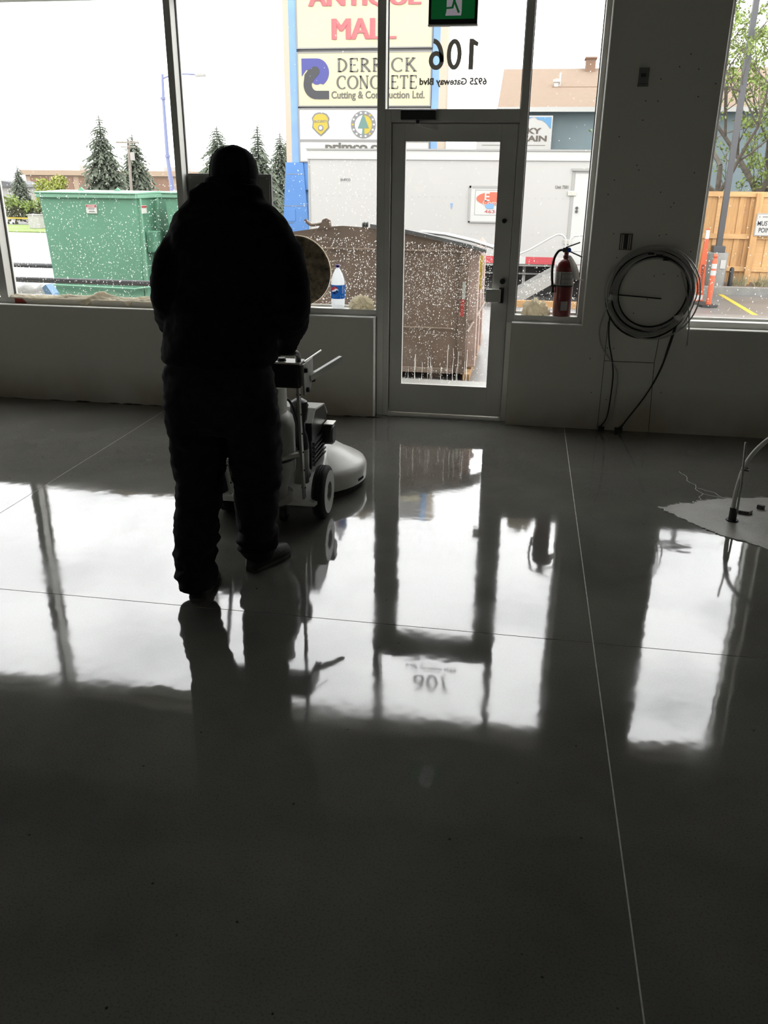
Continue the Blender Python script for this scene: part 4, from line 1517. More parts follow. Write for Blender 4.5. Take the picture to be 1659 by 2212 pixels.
def build_extinguisher():
    c = Vector((0.287, 0.136, ZL))
    e = empty('fire_extinguisher', c, 'red fire extinguisher with black hose standing on the ledge right of the door', 'fire extinguisher')
    R = 0.066
    MB().lathe([(0.001, 0.0), (R - 0.006, 0.0), (R, 0.008), (R, 0.345), (R - 0.006, 0.37), (R - 0.022, 0.392), (0.026, 0.402), (0.020, 0.405), (0.001, 0.405)], c, 32, cap=False).build('cylinder_body', 'red', e, smooth=True)
    MB().lathe([(0.022, 0.40), (0.022, 0.425), (0.016, 0.43), (0.016, 0.455), (0.001, 0.455)], c, 16).build('valve_neck', 'red', e, smooth=True)
    v = MB()
    v.box(c.x - 0.028, c.x + 0.026, c.y - 0.014, c.y + 0.014, ZL + 0.445, ZL + 0.478)
    v.build('valve_head', 'darkgrey', e, bevel=0.004)
    h = MB()
    h.beam((c.x - 0.01, c.y, ZL + 0.478), (c.x + 0.088, c.y, ZL + 0.515), 0.022, 0.009)
    h.build('upper_lever', 'darkgrey', e, bevel=0.001)
    h = MB()
    h.beam((c.x + 0.015, c.y, ZL + 0.455), (c.x + 0.112, c.y, ZL + 0.415), 0.022, 0.009)
    h.build('carry_handle', 'darkgrey', e, bevel=0.001)
    MB().lathe([(0.001, 0), (0.012, 0), (0.012, 0.012), (0.001, 0.012)], (c.x + 0.018, c.y - 0.014, ZL + 0.462), 14, axis=(0, -1, 0)).build('gauge', 'pepsiblue', e)
    hs = MB()
    hs.tube(smoothpath([(c.x - 0.02, c.y, ZL + 0.462), (c.x - 0.055, c.y - 0.012, ZL + 0.455), (c.x - 0.082, c.y - 0.020, ZL + 0.41), (c.x - 0.092, c.y - 0.022, ZL + 0.34), (c.x - 0.088, c.y - 0.022, ZL + 0.26), (c.x - 0.078, c.y - 0.020, ZL + 0.205)], 6), 0.009, 10)
    hs.build('hose', 'black', e, smooth='all')
    nz = MB()
    nz.tube([(c.x - 0.078, c.y - 0.02, ZL + 0.205), (c.x - 0.076, c.y - 0.02, ZL + 0.165)], [0.009, 0.012], 10)
    nz.build('nozzle', 'black', e, smooth=True)
    bd = MB()
    bd.lathe([(R, 0.210), (R + 0.0015, 0.210), (R + 0.0015, 0.222), (R, 0.222)], c, 32, cap=False)
    bd.box(c.x - 0.092, c.x - 0.060, c.y - 0.032, c.y - 0.010, ZL + 0.206, ZL + 0.224)
    bd.build('hose_clip_band', 'black', e)

    def bend(a, z, rr):
        return (c.x + rr * math.sin(a), c.y - rr * math.cos(a), ZL + z)

    def panel(a0, a1, z0, z1, rr):
        vs, fs = [], []
        k = 10
        for i in range(k + 1):
            a = a0 + (a1 - a0) * i / k
            vs += [bend(a, z0, rr), bend(a, z1, rr)]
        for i in range(k):
            fs.append((2 * i, 2 * i + 2, 2 * i + 3, 2 * i + 1))
        return vs, fs
    lb = MB().add(*panel(-1.3, 1.1, 0.222, 0.315, R + 0.0008)).build('instruction_label', 'paper', e, smooth=True)
    g = MB()
    rr = random.Random(4)
    for row in range(9):
        z = 0.305 - row * 0.009
        a = -0.28
        while a < 0.98:
            w = rr.uniform(0.05, 0.16)
            g.add(*panel(a, min(a + w, 1.0), z - (0.003 if row % 4 == 0 else 0.0015), z + 0.0015, R + 0.0014))
            a += w + 0.04
    for row in range(12):
        z = 0.308 - row * 0.007
        g.add(*panel(-1.1, -0.62 - 0.1 * rr.random(), z - 0.001, z + 0.0015, R + 0.0014))
    g.add(*panel(-0.42, -0.34, 0.225, 0.312, R + 0.0013))
    g.build('label_print', 'ink', lb)['kind'] = 'stuff'
    MB().add(*panel(-0.2, 0.55, 0.045, 0.11, R + 0.0008)).build('inspection_sticker', 'paper', e, smooth=True)
    tg = MB()
    pts = smoothpath([(c.x + 0.020, c.y - 0.02, ZL + 0.425), (c.x + 0.050, c.y - 0.05, ZL + 0.37), (c.x + 0.072, c.y - 0.066, ZL + 0.31), (c.x + 0.085, c.y - 0.066, ZL + 0.27), (c.x + 0.135, c.y - 0.07, ZL + 0.262)], 5)
    vs, fs = [], []
    for i, q in enumerate(pts):
        w = 0.012 + 0.018 * min(1, i / 6)
        vs += [q + Vector((-w * 0.8, -w * 0.5, 0)), q + Vector((w * 0.8, w * 0.2, 0))]
        if i:
            fs.append((2 * i - 2, 2 * i - 1, 2 * i + 1, 2 * i))
    o = tg.add(vs, fs).build('service_tag', 'paper', e, smooth='all')
    md = o.modifiers.new('t', 'SOLIDIFY')
    md.thickness = 0.0008
    return e


build_extinguisher()


def build_grey_panel():
    o = MB()
    x0, x1, z0, z1 = -2.538, -1.888, ZL, 1.752
    o.box(x0, x1, 0.155, 0.190, z0, z1)
    b = o.build('grey_cabinet', 'greypanel', None, bevel=0.004)
    tag(b, 'plain grey metal cabinet standing in the window behind the man\'s head', 'cabinet')
    box('cabinet_door', 'greypanel', b, x0 + 0.012, x1 - 0.012, 0.148, 0.1548, z0 + 0.012, z1 - 0.012, 0.002)
    m = MB()
    m.lathe([(0.001, 0), (0.012, 0), (0.010, 0.01), (0.001, 0.011)], (x1 - 0.05, 0.148, 1.3), 12, axis=(0, -1, 0))
    m.build('cabinet_latch', 'steel', b)
    s = MB()
    for x, z in ((x0 + 0.03, z1 - 0.03), (x1 - 0.03, z1 - 0.03)):
        s.lathe([(0.001, 0), (0.005, 0), (0.004, 0.003), (0.001, 0.003)], (x, 0.148, z), 8, axis=(0, -1, 0))
    s.build('cabinet_screws', 'steel', b)['kind'] = 'stuff'


build_grey_panel()


# ------------------------------------------------------------------ on the pier
def build_cable_coil():
    cx, cz = 0.882, 1.008
    r = random.Random(5)
    coil = empty('cable_coil', (cx, -0.03, cz), 'coil of armoured electrical cable taped in a ring hanging on the wall pier', 'cable')
    MBs = []
    for k in range(9):
        rad = 0.235 + 0.010 * k + r.uniform(-0.006, 0.006)
        ox, oz = r.uniform(-0.016, 0.02), r.uniform(-0.014, 0.012)
        y0 = -0.020 - 0.010 * (k % 3)
        ph = r.uniform(0, 6)
        pts = []
        for i in range(49):
            a = 2 * PI * i / 48
            rr = rad * (1 + 0.018 * math.sin(2 * a + ph))
            pts.append((cx + ox + rr * math.cos(a), y0 - 0.004 * math.sin(3 * a + ph), cz + oz + rr * 1.0 * math.sin(a)))
        m = MB().tube(pts, 0.0058, 8)
        m.build('cable_loop', 'cable' if k % 3 else 'wire', coil, smooth='all')
    # tails
    tails = [([(0.612, -0.03, 0.94), (0.575, -0.022, 0.84), (0.560, -0.016, 0.72), (0.60, -0.012, 0.60), (0.68, -0.012, 0.50), (0.722, -0.012, 0.42), (0.725, -0.012, 0.25), (0.708, -0.012, 0.10), (0.672, -0.012, 0.028)], 'cable'),
             ([(0.625, -0.03, 0.94), (0.620, -0.02, 0.80), (0.635, -0.014, 0.66), (0.672, -0.012, 0.52), (0.690, -0.014, 0.40), (0.688, -0.012, 0.20), (0.676, -0.012, 0.09), (0.640, -0.012, 0.026)], 'wire'),
             ([(1.085, -0.03, 0.86), (1.05, -0.02, 0.66), (1.02, -0.016, 0.50), (0.955, -0.014, 0.32), (0.86, -0.014, 0.15), (0.79, -0.014, 0.04), (0.76, -0.014, 0.02)], 'wire'),
             ([(1.092, -0.034, 0.86), (1.058, -0.024, 0.66), (1.012, -0.02, 0.46), (0.935, -0.02, 0.28), (0.845, -0.02, 0.13), (0.79, -0.02, 0.03)], 'wire'),
             ([(1.06, -0.04, 1.16), (1.115, -0.045, 1.02), (1.145, -0.045, 0.90), (1.165, -0.035, 0.80), (1.170, -0.03, 0.70), (1.172, -0.03, 0.655)], 'cable'),
             ([(1.10, -0.035, 1.22), (1.165, -0.045, 1.12), (1.185, -0.045, 1.02), (1.160, -0.045, 0.90), (1.120, -0.04, 0.80), (1.105, -0.035, 0.77)], 'cable'),
             ([(0.655, -0.03, 0.99), (0.80, -0.026, 0.982), (0.955, -0.024, 0.972)], 'wire')]
    for pts, mt in tails:
        MB().tube(smoothpath(pts, 7), 0.0048, 8).build('cable_tail', mt, coil, smooth='all')
    for (x, z, a) in ((0.622, 0.972, 0.25), (1.088, 0.858, -0.5)):
        t = MB()
        t.lathe([(0.030, -0.018), (0.034, -0.018), (0.034, 0.018), (0.030, 0.018)], (x, -0.028, z), 14, axis=(math.sin(a), 0.0, math.cos(a)), cap=False)
        t.build('masking_tape', 'paper', coil)
    fl = MB()
    fl.prism([(0.60, 0.955), (0.585, 0.935), (0.592, 0.930), (0.612, 0.950)], -0.062, -0.058)
    fl.build('tape_end', 'paper', coil)
    for (x, z) in ((0.846, 1.272), (0.905, 1.262), (0.952, 1.235)):
        box('cable_staple', 'wire', coil, x - 0.02, x + 0.02, -0.05, 0.0, z - 0.006, z + 0.006)
    for (x0, x1) in ((0.625, 0.668), (0.745, 0.80)):
        o = box('floor_sleeve', 'wire', coil, x0, x1, -0.03, -0.002, 0.001, 0.026)
    return coil


build_cable_coil()


def build_wall_boxes():
    o = empty('wall_junction_box', (0.674, 0.0, 1.343), 'open louvred junction box on the pier above the cable coil', 'electrical box')
    MB().box(0.632, 0.716, -0.010, 0.0, 1.290, 1.397).build('box_frame', 'bin', o, bevel=0.003)
    for k, x in enumerate((0.642, 0.654, 0.690, 0.702)):
        box('metal_stud', 'steel', o, x - 0.0022, x + 0.0022, -0.014, -0.010, 1.295, 1.392)
    box('dark_opening', 'black', o, 0.660, 0.684, -0.012, -0.0101, 1.300, 1.390)
    s = empty('wall_sensor', (0.668, 0.0, 2.354), 'small grey two-part sensor plate high on the pier', 'sensor')
    MB().box(0.636, 0.700, -0.016, 0.0, 2.318, 2.408).build('sensor_plate', 'greypanel', s, bevel=0.003)
    box('sensor_lens', 'darkgrey', s, 0.650, 0.680, -0.020, -0.016, 2.355, 2.375, 0.001)
    box('sensor_foot', 'greypanel', s, 0.634, 0.702, -0.012, 0.0, 2.300, 2.317, 0.002)


build_wall_boxes()


# ------------------------------------------------------------------ the exit sign
def build_exit_sign():
    y = -0.89
    x0, x1, z0, z1 = -0.632, -0.358, 2.535, 2.735
    s = empty('exit_sign', ((x0 + x1) / 2, y, z1), 'green running-man exit sign hanging in front of the transom', 'exit sign')
    MB().box(x0, x1, y, y + 0.05, z0, z1).build('housing', 'blackmetal', s, bevel=0.004)
    MB().box(x0 - 0.002, x1 + 0.002, y + 0.004, y + 0.046, z0 - 0.007, z0 - 0.0005).build('bottom_lens', 'offwhite', s)
    f = 0.016
    box('green_face', 'exitgreen', s, x0 + f, x1 - f, y - 0.003, y - 0.0002, z0 + 0.024, z1 - f)
    cx = (x0 + x1) / 2 + 0.005
    d0, d1 = y - 0.0045, y - 0.0031
    k = 0.00272   # metres per drawing unit (px of the photograph)
    ox, oz = cx, z0 + 0.04

    def P(pts):
        return [(ox + a * k, oz + b * k) for a, b in pts]
    MB().prism(P([(-17, 0), (15, 0), (16, 5), (16, 62), (-15, 62), (-15, 8)]), d0, d1).build('doorway_symbol', 'exitwhite', s)
    e0, e1 = y - 0.0062, y - 0.0046
    g = MB()
    g.lathe([(0.0001, 0), (5.2 * k, 0), (5.2 * k, 0.0016), (0.0001, 0.0016)], (ox + 5 * k, e0, oz + 48 * k), 16, axis=(0, 1, 0))
    limbs = [[(4, 40), (0, 24), 5.0], [(4, 38), (-8, 37), 3.2], [(-8, 37), (-13, 29), 3.0], [(5, 38), (9, 31), 3.2], [(9, 31), (17, 31), 2.8],
             [(0, 25), (-3, 14), 4.2], [(-3, 14), (-18, 13), 3.4], [(1, 25), (10, 6), 4.2]]
    for a, b, w in limbs:
        dx, dz = b[0] - a[0], b[1] - a[1]
        L = math.hypot(dx, dz)
        nx, nz = -dz / L * w / 2, dx / L * w / 2
        ex, ez = dx / L * w * 0.3, dz / L * w * 0.3
        g.prism(P([(a[0] + nx - ex, a[1] + nz - ez), (b[0] + nx + ex, b[1] + nz + ez), (b[0] - nx + ex, b[1] - nz + ez), (a[0] - nx - ex, a[1] - nz - ez)]), e0, e1)
    g.build('running_figure', 'exitgreen', s)
    st = MB()
    st.tube([((x0 + x1) / 2, y + 0.025, z1), ((x0 + x1) / 2, y + 0.025, ZC)], 0.012, 10)
    st.build('hanger_stem', 'blackmetal', s, smooth=True)


build_exit_sign()


# ------------------------------------------------------------------ pipe stub and its concrete patch
def build_patch():
    r = random.Random(8)
    out = [(0.845, -1.585), (0.93, -1.53), (1.00, -1.49), (1.06, -1.475), (1.10, -1.43), (1.17, -1.395), (1.25, -1.36), (1.36, -1.33), (1.5, -1.30), (1.7, -1.3), (2.0, -1.4), (2.1, -1.9), (1.9, -2.2), (1.5, -2.24),
           (1.33, -2.10), (1.24, -2.02), (1.14, -1.955), (1.06, -1.88), (0.985, -1.79), (0.915, -1.68)]
    pts = []
    for i, p in enumerate(out):
        q = out[(i + 1) % len(out)]
        for t in range(6):
            u = t / 6
            j = 0.012 if t else 0.004
            pts.append((p[0] + (q[0] - p[0]) * u + r.uniform(-j, j), p[1] + (q[1] - p[1]) * u + r.uniform(-j, j)))
    ch = MB().prism(pts, 0.0, 0.0025, 'xy').build('concrete_patch', 'patch', None, fixn=True)
    tag(ch, 'pale rough concrete patch poured around the white pipe stub', 'concrete patch')
    rim = MB()
    for i in range(len(pts)):
        if r.random() < 0.75:
            a, b = pts[i], pts[(i + 1) % len(pts)]
            rim.tube([(a[0], a[1], 0.002), (b[0], b[1], 0.002)], r.uniform(0.002, 0.005), 5)
    rim.build('crumbled_rim', 'joint', ch)['kind'] = 'stuff'
    cr = MB()
    for path in ([(1.10, -1.43), (1.11, -1.36), (1.145, -1.30), (1.115, -1.22), (1.13, -1.14), (1.09, -1.07), (1.10, -0.98), (1.07, -0.90)],
                 [(1.145, -1.30), (1.20, -1.33), (1.245, -1.36)], [(1.26, -1.36), (1.22, -1.27), (1.17, -1.24), (1.13, -1.20)]):
        for a, b in zip(path[:-1], path[1:]):
            mid = ((a[0] + b[0]) / 2 + r.uniform(-0.012, 0.012), (a[1] + b[1]) / 2 + r.uniform(-0.01, 0.01))
            for p, q in ((a, mid), (mid, b)):
                cr.beam((p[0], p[1], 0.0004), (q[0], q[1], 0.0004), 0.003, 0.0008)
    cr.build('floor_crack', 'joint', FLOOR)['kind'] = 'stuff'
    # pipes
    px, py = 1.222, -1.715
    p = empty('pipe_stub', (px, py, 0.0025), 'white water line rising from a black sleeve in the floor patch', 'pipe')
    MB().tube([(px, py, 0.0027), (px, py, 0.078)], 0.021, 14).build('sleeve', 'black', p, smooth=True)
    MB().lathe([(0.001, 0.0), (0.034, 0.0), (0.032, 0.006), (0.001, 0.007)], (px, py, 0.0027), 18).build('sleeve_flange', 'black', p, smooth=True)
    MB().tube(smoothpath([(px - 0.006, py, 0.06), (px - 0.004, py, 0.18), (px + 0.020, py + 0.01, 0.32), (px + 0.075, py + 0.02, 0.42), (px + 0.17, py + 0.04, 0.50), (px + 0.31, py + 0.06, 0.555),
                          (px + 0.46, py + 0.08, 0.54), (px + 0.60, py + 0.09, 0.44), (px + 0.66, py + 0.09, 0.26), (px + 0.67, py + 0.09, 0.003)], 7), 0.0125, 12).build('water_line', 'conduit', p, smooth='all')
    MB().tube([(px + 0.013, py - 0.02, 0.06), (px + 0.010, py - 0.018, 0.22), (px - 0.006, py - 0.016, 0.455)], 0.006, 8).build('drain_tube', 'tank', p, smooth='all')
    MB().tube([(px + 0.0, py - 0.014, 0.300), (px + 0.035, py - 0.01, 0.296), (px + 0.045, py + 0.02, 0.298), (px + 0.012, py + 0.028, 0.302), (px + 0.0, py - 0.014, 0.300)], 0.004, 6).build('cable_tie', 'black', p)
    sc_ = empty('brick_scrap', (1.31, -1.585, 0.0025), 'broken hollow brick scrap lying beside the pipe stub', 'rubble')
    m = MB()
    m.prism([(1.275, -1.60), (1.335, -1.615), (1.36, -1.585), (1.30, -1.565)], 0.0026, 0.022, 'xy')
    m.build('brick_body', 'patch', sc_, bevel=0.003)
    h = MB()
    for k in range(4):
        h.lathe([(0.0005, 0), (0.0055, 0), (0.0055, 0.002), (0.0005, 0.002)], (1.286 + 0.0125 * k, -1.604 - 0.003 * k, 0.013), 10, axis=(0.25, -1, 0))
    h.build('brick_holes', 'ink', sc_)['kind'] = 'stuff'
    s2 = MB()
    s2.prism([(1.40, -1.50), (1.43, -1.52), (1.445, -1.505), (1.415, -1.487)], 0.0026, 0.026, 'xy')
    o = s2.build('concrete_crumb', 'darkgrey', None, bevel=0.002)
    tag(o, 'small dark block lying on the patch behind the brick scrap', 'rubble')


build_patch()


# ------------------------------------------------------------------ the ground outside
def build_ground():
    struct(box('sidewalk', 'sidewalk', None, -12, 6, 0.24, 1.55, -0.25, -0.03))
    # parking lot: level by the building, falling away, then level again
    prof = [(1.55, -0.06), (6.5, -0.06), (12.0, -0.75), (19.0, -0.75), (60.0, -0.75), (160.0, -0.75)]
    vs, fs = [], []
    for y, z in prof:
        vs += [(-120, y, z), (90, y, z)]
    for i in range(len(prof) - 1):
        fs.append((2 * i, 2 * i + 1, 2 * i + 3, 2 * i + 2))
    struct(MB().add(vs, fs).build('ground', 'asphalt'))
    struct(box('road', 'road', None, -90, -8.5, 12.6, 31.5, -0.745, -0.735))
    for y in (17.5, 22.0, 27.0):
        o = box('road_line', 'white', None, -90, -9, y, y + 0.22, -0.7345, -0.732)
        struct(o)
    g = struct(box('verge', 'grass', None, -110, -12, 31.7, 37.0, -0.745, -0.70))
    s = box('stall_line', 'yellow', None, 4.63, 4.75, 11.9, 15.75, -0.7495, -0.745)
    # on the slope it follows the ground
    struct(s)
    struct(box('kerb', 'concrete', None, 2.2, 40, 15.35, 15.6, -0.75, -0.58))
    struct(box('planting_bed', 'mulch', None, 2.2, 40, 15.6, 17.6, -0.75, -0.60))


build_ground()


# ------------------------------------------------------------------ green dumpsters
def dumpster(x0, x1, y0, y1, z1, label, stickers=True):
    d = empty('dumpster', ((x0 + x1) / 2, (y0 + y1) / 2, -0.06), label, 'dumpster', 'green dumpsters in the lot')
    z0 = 0.06
    m = MB()
    tp = 0.05
    m.add([(x0 + tp, y0 + tp, z0), (x1 - tp * 0.6, y0 + tp, z0), (x1 - tp * 0.6, y1 - tp, z0), (x0 + tp, y1 - tp, z0), (x0, y0, z1 - 0.07), (x1, y0, z1 - 0.07), (x1, y1, z1 - 0.07), (x0, y1, z1 - 0.07)],
          [(3, 2, 1, 0), (4, 5, 6, 7), (0, 1, 5, 4), (1, 2, 6, 5), (2, 3, 7, 6), (3, 0, 4, 7)])
    body = m.build('bin_body', 'green', d)
    m = MB()
    m.box(x0 - 0.04, x1 + 0.03, y0 - 0.035, y0 + 0.02, z1 - 0.075, z1 - 0.025)
    m.box(x0 - 0.04, x0 + 0.015, y0, y1, z1 - 0.075, z1 - 0.025)
    m.box(x1 - 0.015, x1 + 0.03, y0, y1, z1 - 0.075, z1 - 0.025)
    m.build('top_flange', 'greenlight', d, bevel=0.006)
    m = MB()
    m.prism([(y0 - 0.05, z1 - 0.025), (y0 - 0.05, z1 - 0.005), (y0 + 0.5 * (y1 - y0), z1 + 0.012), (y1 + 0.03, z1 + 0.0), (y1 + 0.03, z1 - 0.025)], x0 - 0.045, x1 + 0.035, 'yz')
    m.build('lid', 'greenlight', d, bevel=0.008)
    # fork pockets on the side, ribs, foot rail
    for y in (y0 + 0.25, y0 + 0.85):
        box('fork_pocket', 'green', d, x1 - 0.005, x1 + 0.12, y, y + 0.20, 0.78, 1.05, 0.01)
    for y in (y0 + 0.08, y0 + 0.62, y1 - 0.12):
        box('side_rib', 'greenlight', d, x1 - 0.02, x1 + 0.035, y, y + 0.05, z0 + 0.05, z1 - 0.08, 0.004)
    m = MB()
    m.tube([(x0 + 0.02, y0 - 0.0, 0.345), (x1 - 0.12, y0 - 0.0, 0.325), (x1 + 0.2, y0 + 0.1, 0.36)], 0.013, 8)
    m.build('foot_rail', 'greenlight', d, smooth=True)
    for x in (x0 + 0.1, x1 - 0.2):
        box('skid', 'green', d, x, x + 0.1, y0 + 0.05, y1 - 0.05, -0.06, 0.06)
    for sx in (0.42, 0.80):
        m = MB()
        xx = x0 + (x1 - x0) * sx
        m.prism([(xx - 0.05, z1 + 0.01), (xx, z1 + 0.055), (xx + 0.05, z1 + 0.01)], y0 + 0.08, y0 + 0.10)
        m.build('lid_handle', 'greenlight', d)
    if stickers:
        for (a, b, y) in ((-5.735, -5.588, y0 - 0.012),):
            s = MB()
            s.box(a, b, y + 0.006, y + 0.011, 1.275, 1.385)
            st = s.build('warning_sticker', 'paper', d)
            box('sticker_banner', 'redstripe', st, a + 0.004, b - 0.004, y + 0.003, y + 0.006, 1.352, 1.380)
            text('sticker_word', 'DANGER', 'white', st, 0.03, ((a + b) / 2, y + 0.002, 1.366), fit=0.10, height=0.017, extrude=0.0008)
            for z in (1.328, 1.295):
                box('sticker_line', 'badgegrey', st, a + 0.03, b - 0.03, y + 0.0045, y + 0.006, z, z + 0.008)
        s = MB()
        s.box(x1 + 0.036, x1 + 0.040, y0 + 0.09, y0 + 0.25, 1.28, 1.38)
        st = s.build('warning_sticker', 'paper', d)
        box('sticker_banner', 'redstripe', st, x1 + 0.040, x1 + 0.043, y0 + 0.095, y0 + 0.245, 1.35, 1.375)
    return d


dumpster(-6.38, -5.05, 4.6, 5.95, 1.54, 'green steel dumpster with warning stickers beyond the rail')
dumpster(-4.78, -3.95, 4.95, 6.2, 1.55, 'second green dumpster half hidden behind the man', False)


def build_rails():
    r = empty('guard_rail', (-4.6, 0.95, -0.03), 'grey steel pipe guard rail just outside the window', 'railing')
    for z in (0.85, 0.45):
        m = MB().tube([(-7.4, 0.93, z), (-2.7, 0.93, z)], 0.024, 12)
        m.build('rail_pipe', 'lamppole', r, smooth='all')
    for x in (-7.3, -5.2, -2.75):
        m = MB().tube([(x, 0.93, -0.03), (x, 0.93, 0.85)], 0.024, 12)
        m.build('rail_post', 'lamppole', r, smooth='all')
    b = empty('guard_rail', (-7.5, 6.6, -0.07), 'dark pipe barrier behind the green dumpster', 'railing')
    MB().tube([(-12.0, 6.45, 0.40), (-6.6, 6.45, 0.40)], 0.036, 12).build('rail_pipe', 'lamppole', b, smooth='all')
    for x in (-11.8, -9.2, -6.7):
        MB().tube([(x, 6.45, -0.06), (x, 6.45, 0.40)], 0.036, 12).build('rail_post', 'lamppole', b, smooth='all')


build_rails()


def build_sack():
    m = MB()
    m.ell((-4.72, 1.36, 0.35), (0.24, 0.15, 0.41), 16, 12)
    m.ell((-4.54, 1.36, 0.37), (0.16, 0.13, 0.41), 16, 12)
    me = remesh(m, 0.02, 3, 0.03, 6, 0.012, 18)
    for v in me.vertices:
        v.co.z = max(v.co.z, -0.028)
    o = mesh_obj('bulk_sack', me, 'sack')
    tag(o, 'white bulk sack with a light blue stripe outside the ledge', 'sack')
    s = MB()
    s.prism([(-4.48, 0.745), (-4.44, 0.775), (-4.385, 0.69), (-4.385, 0.58), (-4.42, 0.60)], 1.22, 1.34)
    s.build('blue_stripe', 'lightblue', o)


build_sack()


# ------------------------------------------------------------------ brown roll-off bin
def build_rolloff():
    y0, y1 = 1.74, 4.05
    x0, x1 = -3.05, -0.515
    b = empty('waste_bin', ((x0 + x1) / 2, (y0 + y1) / 2, -0.06), 'rusty brown steel waste bin right outside the door', 'waste bin')
    top = [(x0, 1.16), (-2.6, 1.222), (-2.135, 1.268), (-1.85, 1.312), (-1.69, 1.325), (-1.43, 1.312), (-1.128, 1.276), (-0.83, 1.220), (x1, 1.155)]
    poly = [(x1, 0.0), (x0, 0.0)] + top
    n = len(poly)
    back = [(x, z - (0.42 if z > 0.5 else 0.0)) for x, z in poly]
    m = MB().add([(x, y0, z) for x, z in poly] + [(x, y1, z) for x, z in back],
                 [tuple(range(n)), tuple(reversed(range(n, 2 * n)))] + [(i, i + n, (i + 1) % n + n, (i + 1) % n) for i in range(n)])
    m.build('bin_shell', 'bin', b, fixn=True)
    for z0_, z1_, t in ((1.118, 1.132, 0.012), (0.418, 0.432, 0.012), (-0.005, 0.045, 0.02)):
        box('weld_rail', 'binedge', b, x0, x1 - 0.1, y0 - t, y0 + 0.001, z0_, z1_, 0.003)
    box('panel_seam', 'bin', b, -1.99, -1.975, y0 - 0.012, y0 + 0.001, 0.45, 1.29)
    for x in (-2.55, -1.42):
        box('wall_rib', 'bin', b, x, x + 0.05, y0 - 0.02, y0 + 0.001, 0.045, 0.415, 0.004)
    # rubber sheet lid on the right half
    tp = [p for p in top if p[0] >= -1.45] + [(-0.36, 1.110)]
    m = MB()
    m.prism([(x, z + 0.002) for x, z in tp] + [(x, z + 0.034) for x, z in reversed(tp)], y0 - 0.02, y0 + 0.10)
    m.build('rubber_lid', 'tarp', b, fixn=True)
    m = MB()
    tq = [(-1.0, 1.268), (-0.75, 1.245), (-0.5, 1.195), (-0.30, 1.140)]
    m.prism([(x, z) for x, z in tq] + [(x, z + 0.014) for x, z in reversed(tq)], y0 + 0.12, y0 + 0.45)
    m.build('grey_flap', 'tarplight', b, fixn=True)
    # latch hook on the rim
    m = MB()
    m.prism([(-1.93, 1.29), (-1.80, 1.305), (-1.81, 1.37), (-1.845, 1.388), (-1.88, 1.375), (-1.90, 1.33)], y0 - 0.01, y0 + 0.03)
    h = m.build('latch_bracket', 'bin', b)
    m = MB()
    m.tube(smoothpath([(-2.05, y0 + 0.01, 1.375), (-2.03, y0 + 0.01, 1.350), (-1.99, y0 + 0.01, 1.327), (-1.93, y0 + 0.01, 1.332), (-1.86, y0 + 0.01, 1.345)], 5), 0.014, 8)
    m.build('latch_hook', 'bin', b, smooth='all')
    m = MB()
    for k in range(4):
        m.lathe([(0.014, -0.006), (0.024, -0.006), (0.024, 0.006), (0.014, 0.006)], (-1.50 + 0.014 * k, y0 + 0.01, 1.335 + 0.006 * (k % 2)), 10, axis=(1, 0.2 * (k % 2), 0), cap=False)
    m.build('chain', 'darkgrey', b)['kind'] = 'stuff'
    # corner post and reflector
    box('corner_post', 'bin', b, x1 - 0.07, x1 + 0.012, y0 - 0.03, y0 + 0.05, 0.0, 1.15, 0.006)
    box('reflector_white', 'reflwhite', b, x1 - 0.042, x1 - 0.012, y0 - 0.036, y0 - 0.030, 0.70, 0.86)
    box('reflector_red', 'reflred', b, x1 - 0.052, x1 - 0.018, y0 - 0.036, y0 - 0.030, 0.545, 0.70)
    for z in (0.98, 1.08, 0.12, 0.20):
        m = MB().tube([(x1 - 0.04, y0 - 0.055, z - 0.02), (x1 - 0.04, y0 - 0.055, z + 0.02)], 0.022, 10)
        m.build('hinge_knuckle', 'bin', b, smooth=True)
    # end wall with pointed posts, brace bar and base beam
    for k, y in enumerate((y0 + 0.22, y0 + 0.78, y0 + 1.40)):
        m = MB()
        m.box(x1 + 0.0, x1 + 0.09, y, y + 0.10, 0.02, 1.08)
        p = m.build('end_post', 'binpost', b, bevel=0.006)
        m = MB()
        m.add([(x1 - 0.015, y - 0.015, 1.08), (x1 + 0.105, y - 0.015, 1.08), (x1 + 0.105, y + 0.115, 1.08), (x1 - 0.015, y + 0.115, 1.08), (x1 + 0.045, y + 0.05, 1.17)],
              [(3, 2, 1, 0), (0, 1, 4), (1, 2, 4), (2, 3, 4), (3, 0, 4)])
        m.build('post_cap', 'binpost', p)
        if k == 1:
            box('yellow_marker', 'yellow', p, x1 + 0.02, x1 + 0.093, y - 0.004, y, 0.70, 1.03)
    m = MB()
    m.tube([(x1 + 0.02, y0 - 0.02, 0.40), (x1 + 0.16, y0 + 0.85, 0.62)], 0.012, 8)
    m.build('brace_bar', 'binedge', b, smooth=True)
    box('base_beam', 'timber', b, x1 - 0.005, x1 + 0.06, y0 - 0.03, y1, -0.06, 0.0)
    for x in (x0 + 0.2, x1 - 0.35):
        box('skid_beam', 'bin', b, x, x + 0.12, y0 + 0.05, y1 - 0.05, -0.06, 0.0)


build_rolloff()


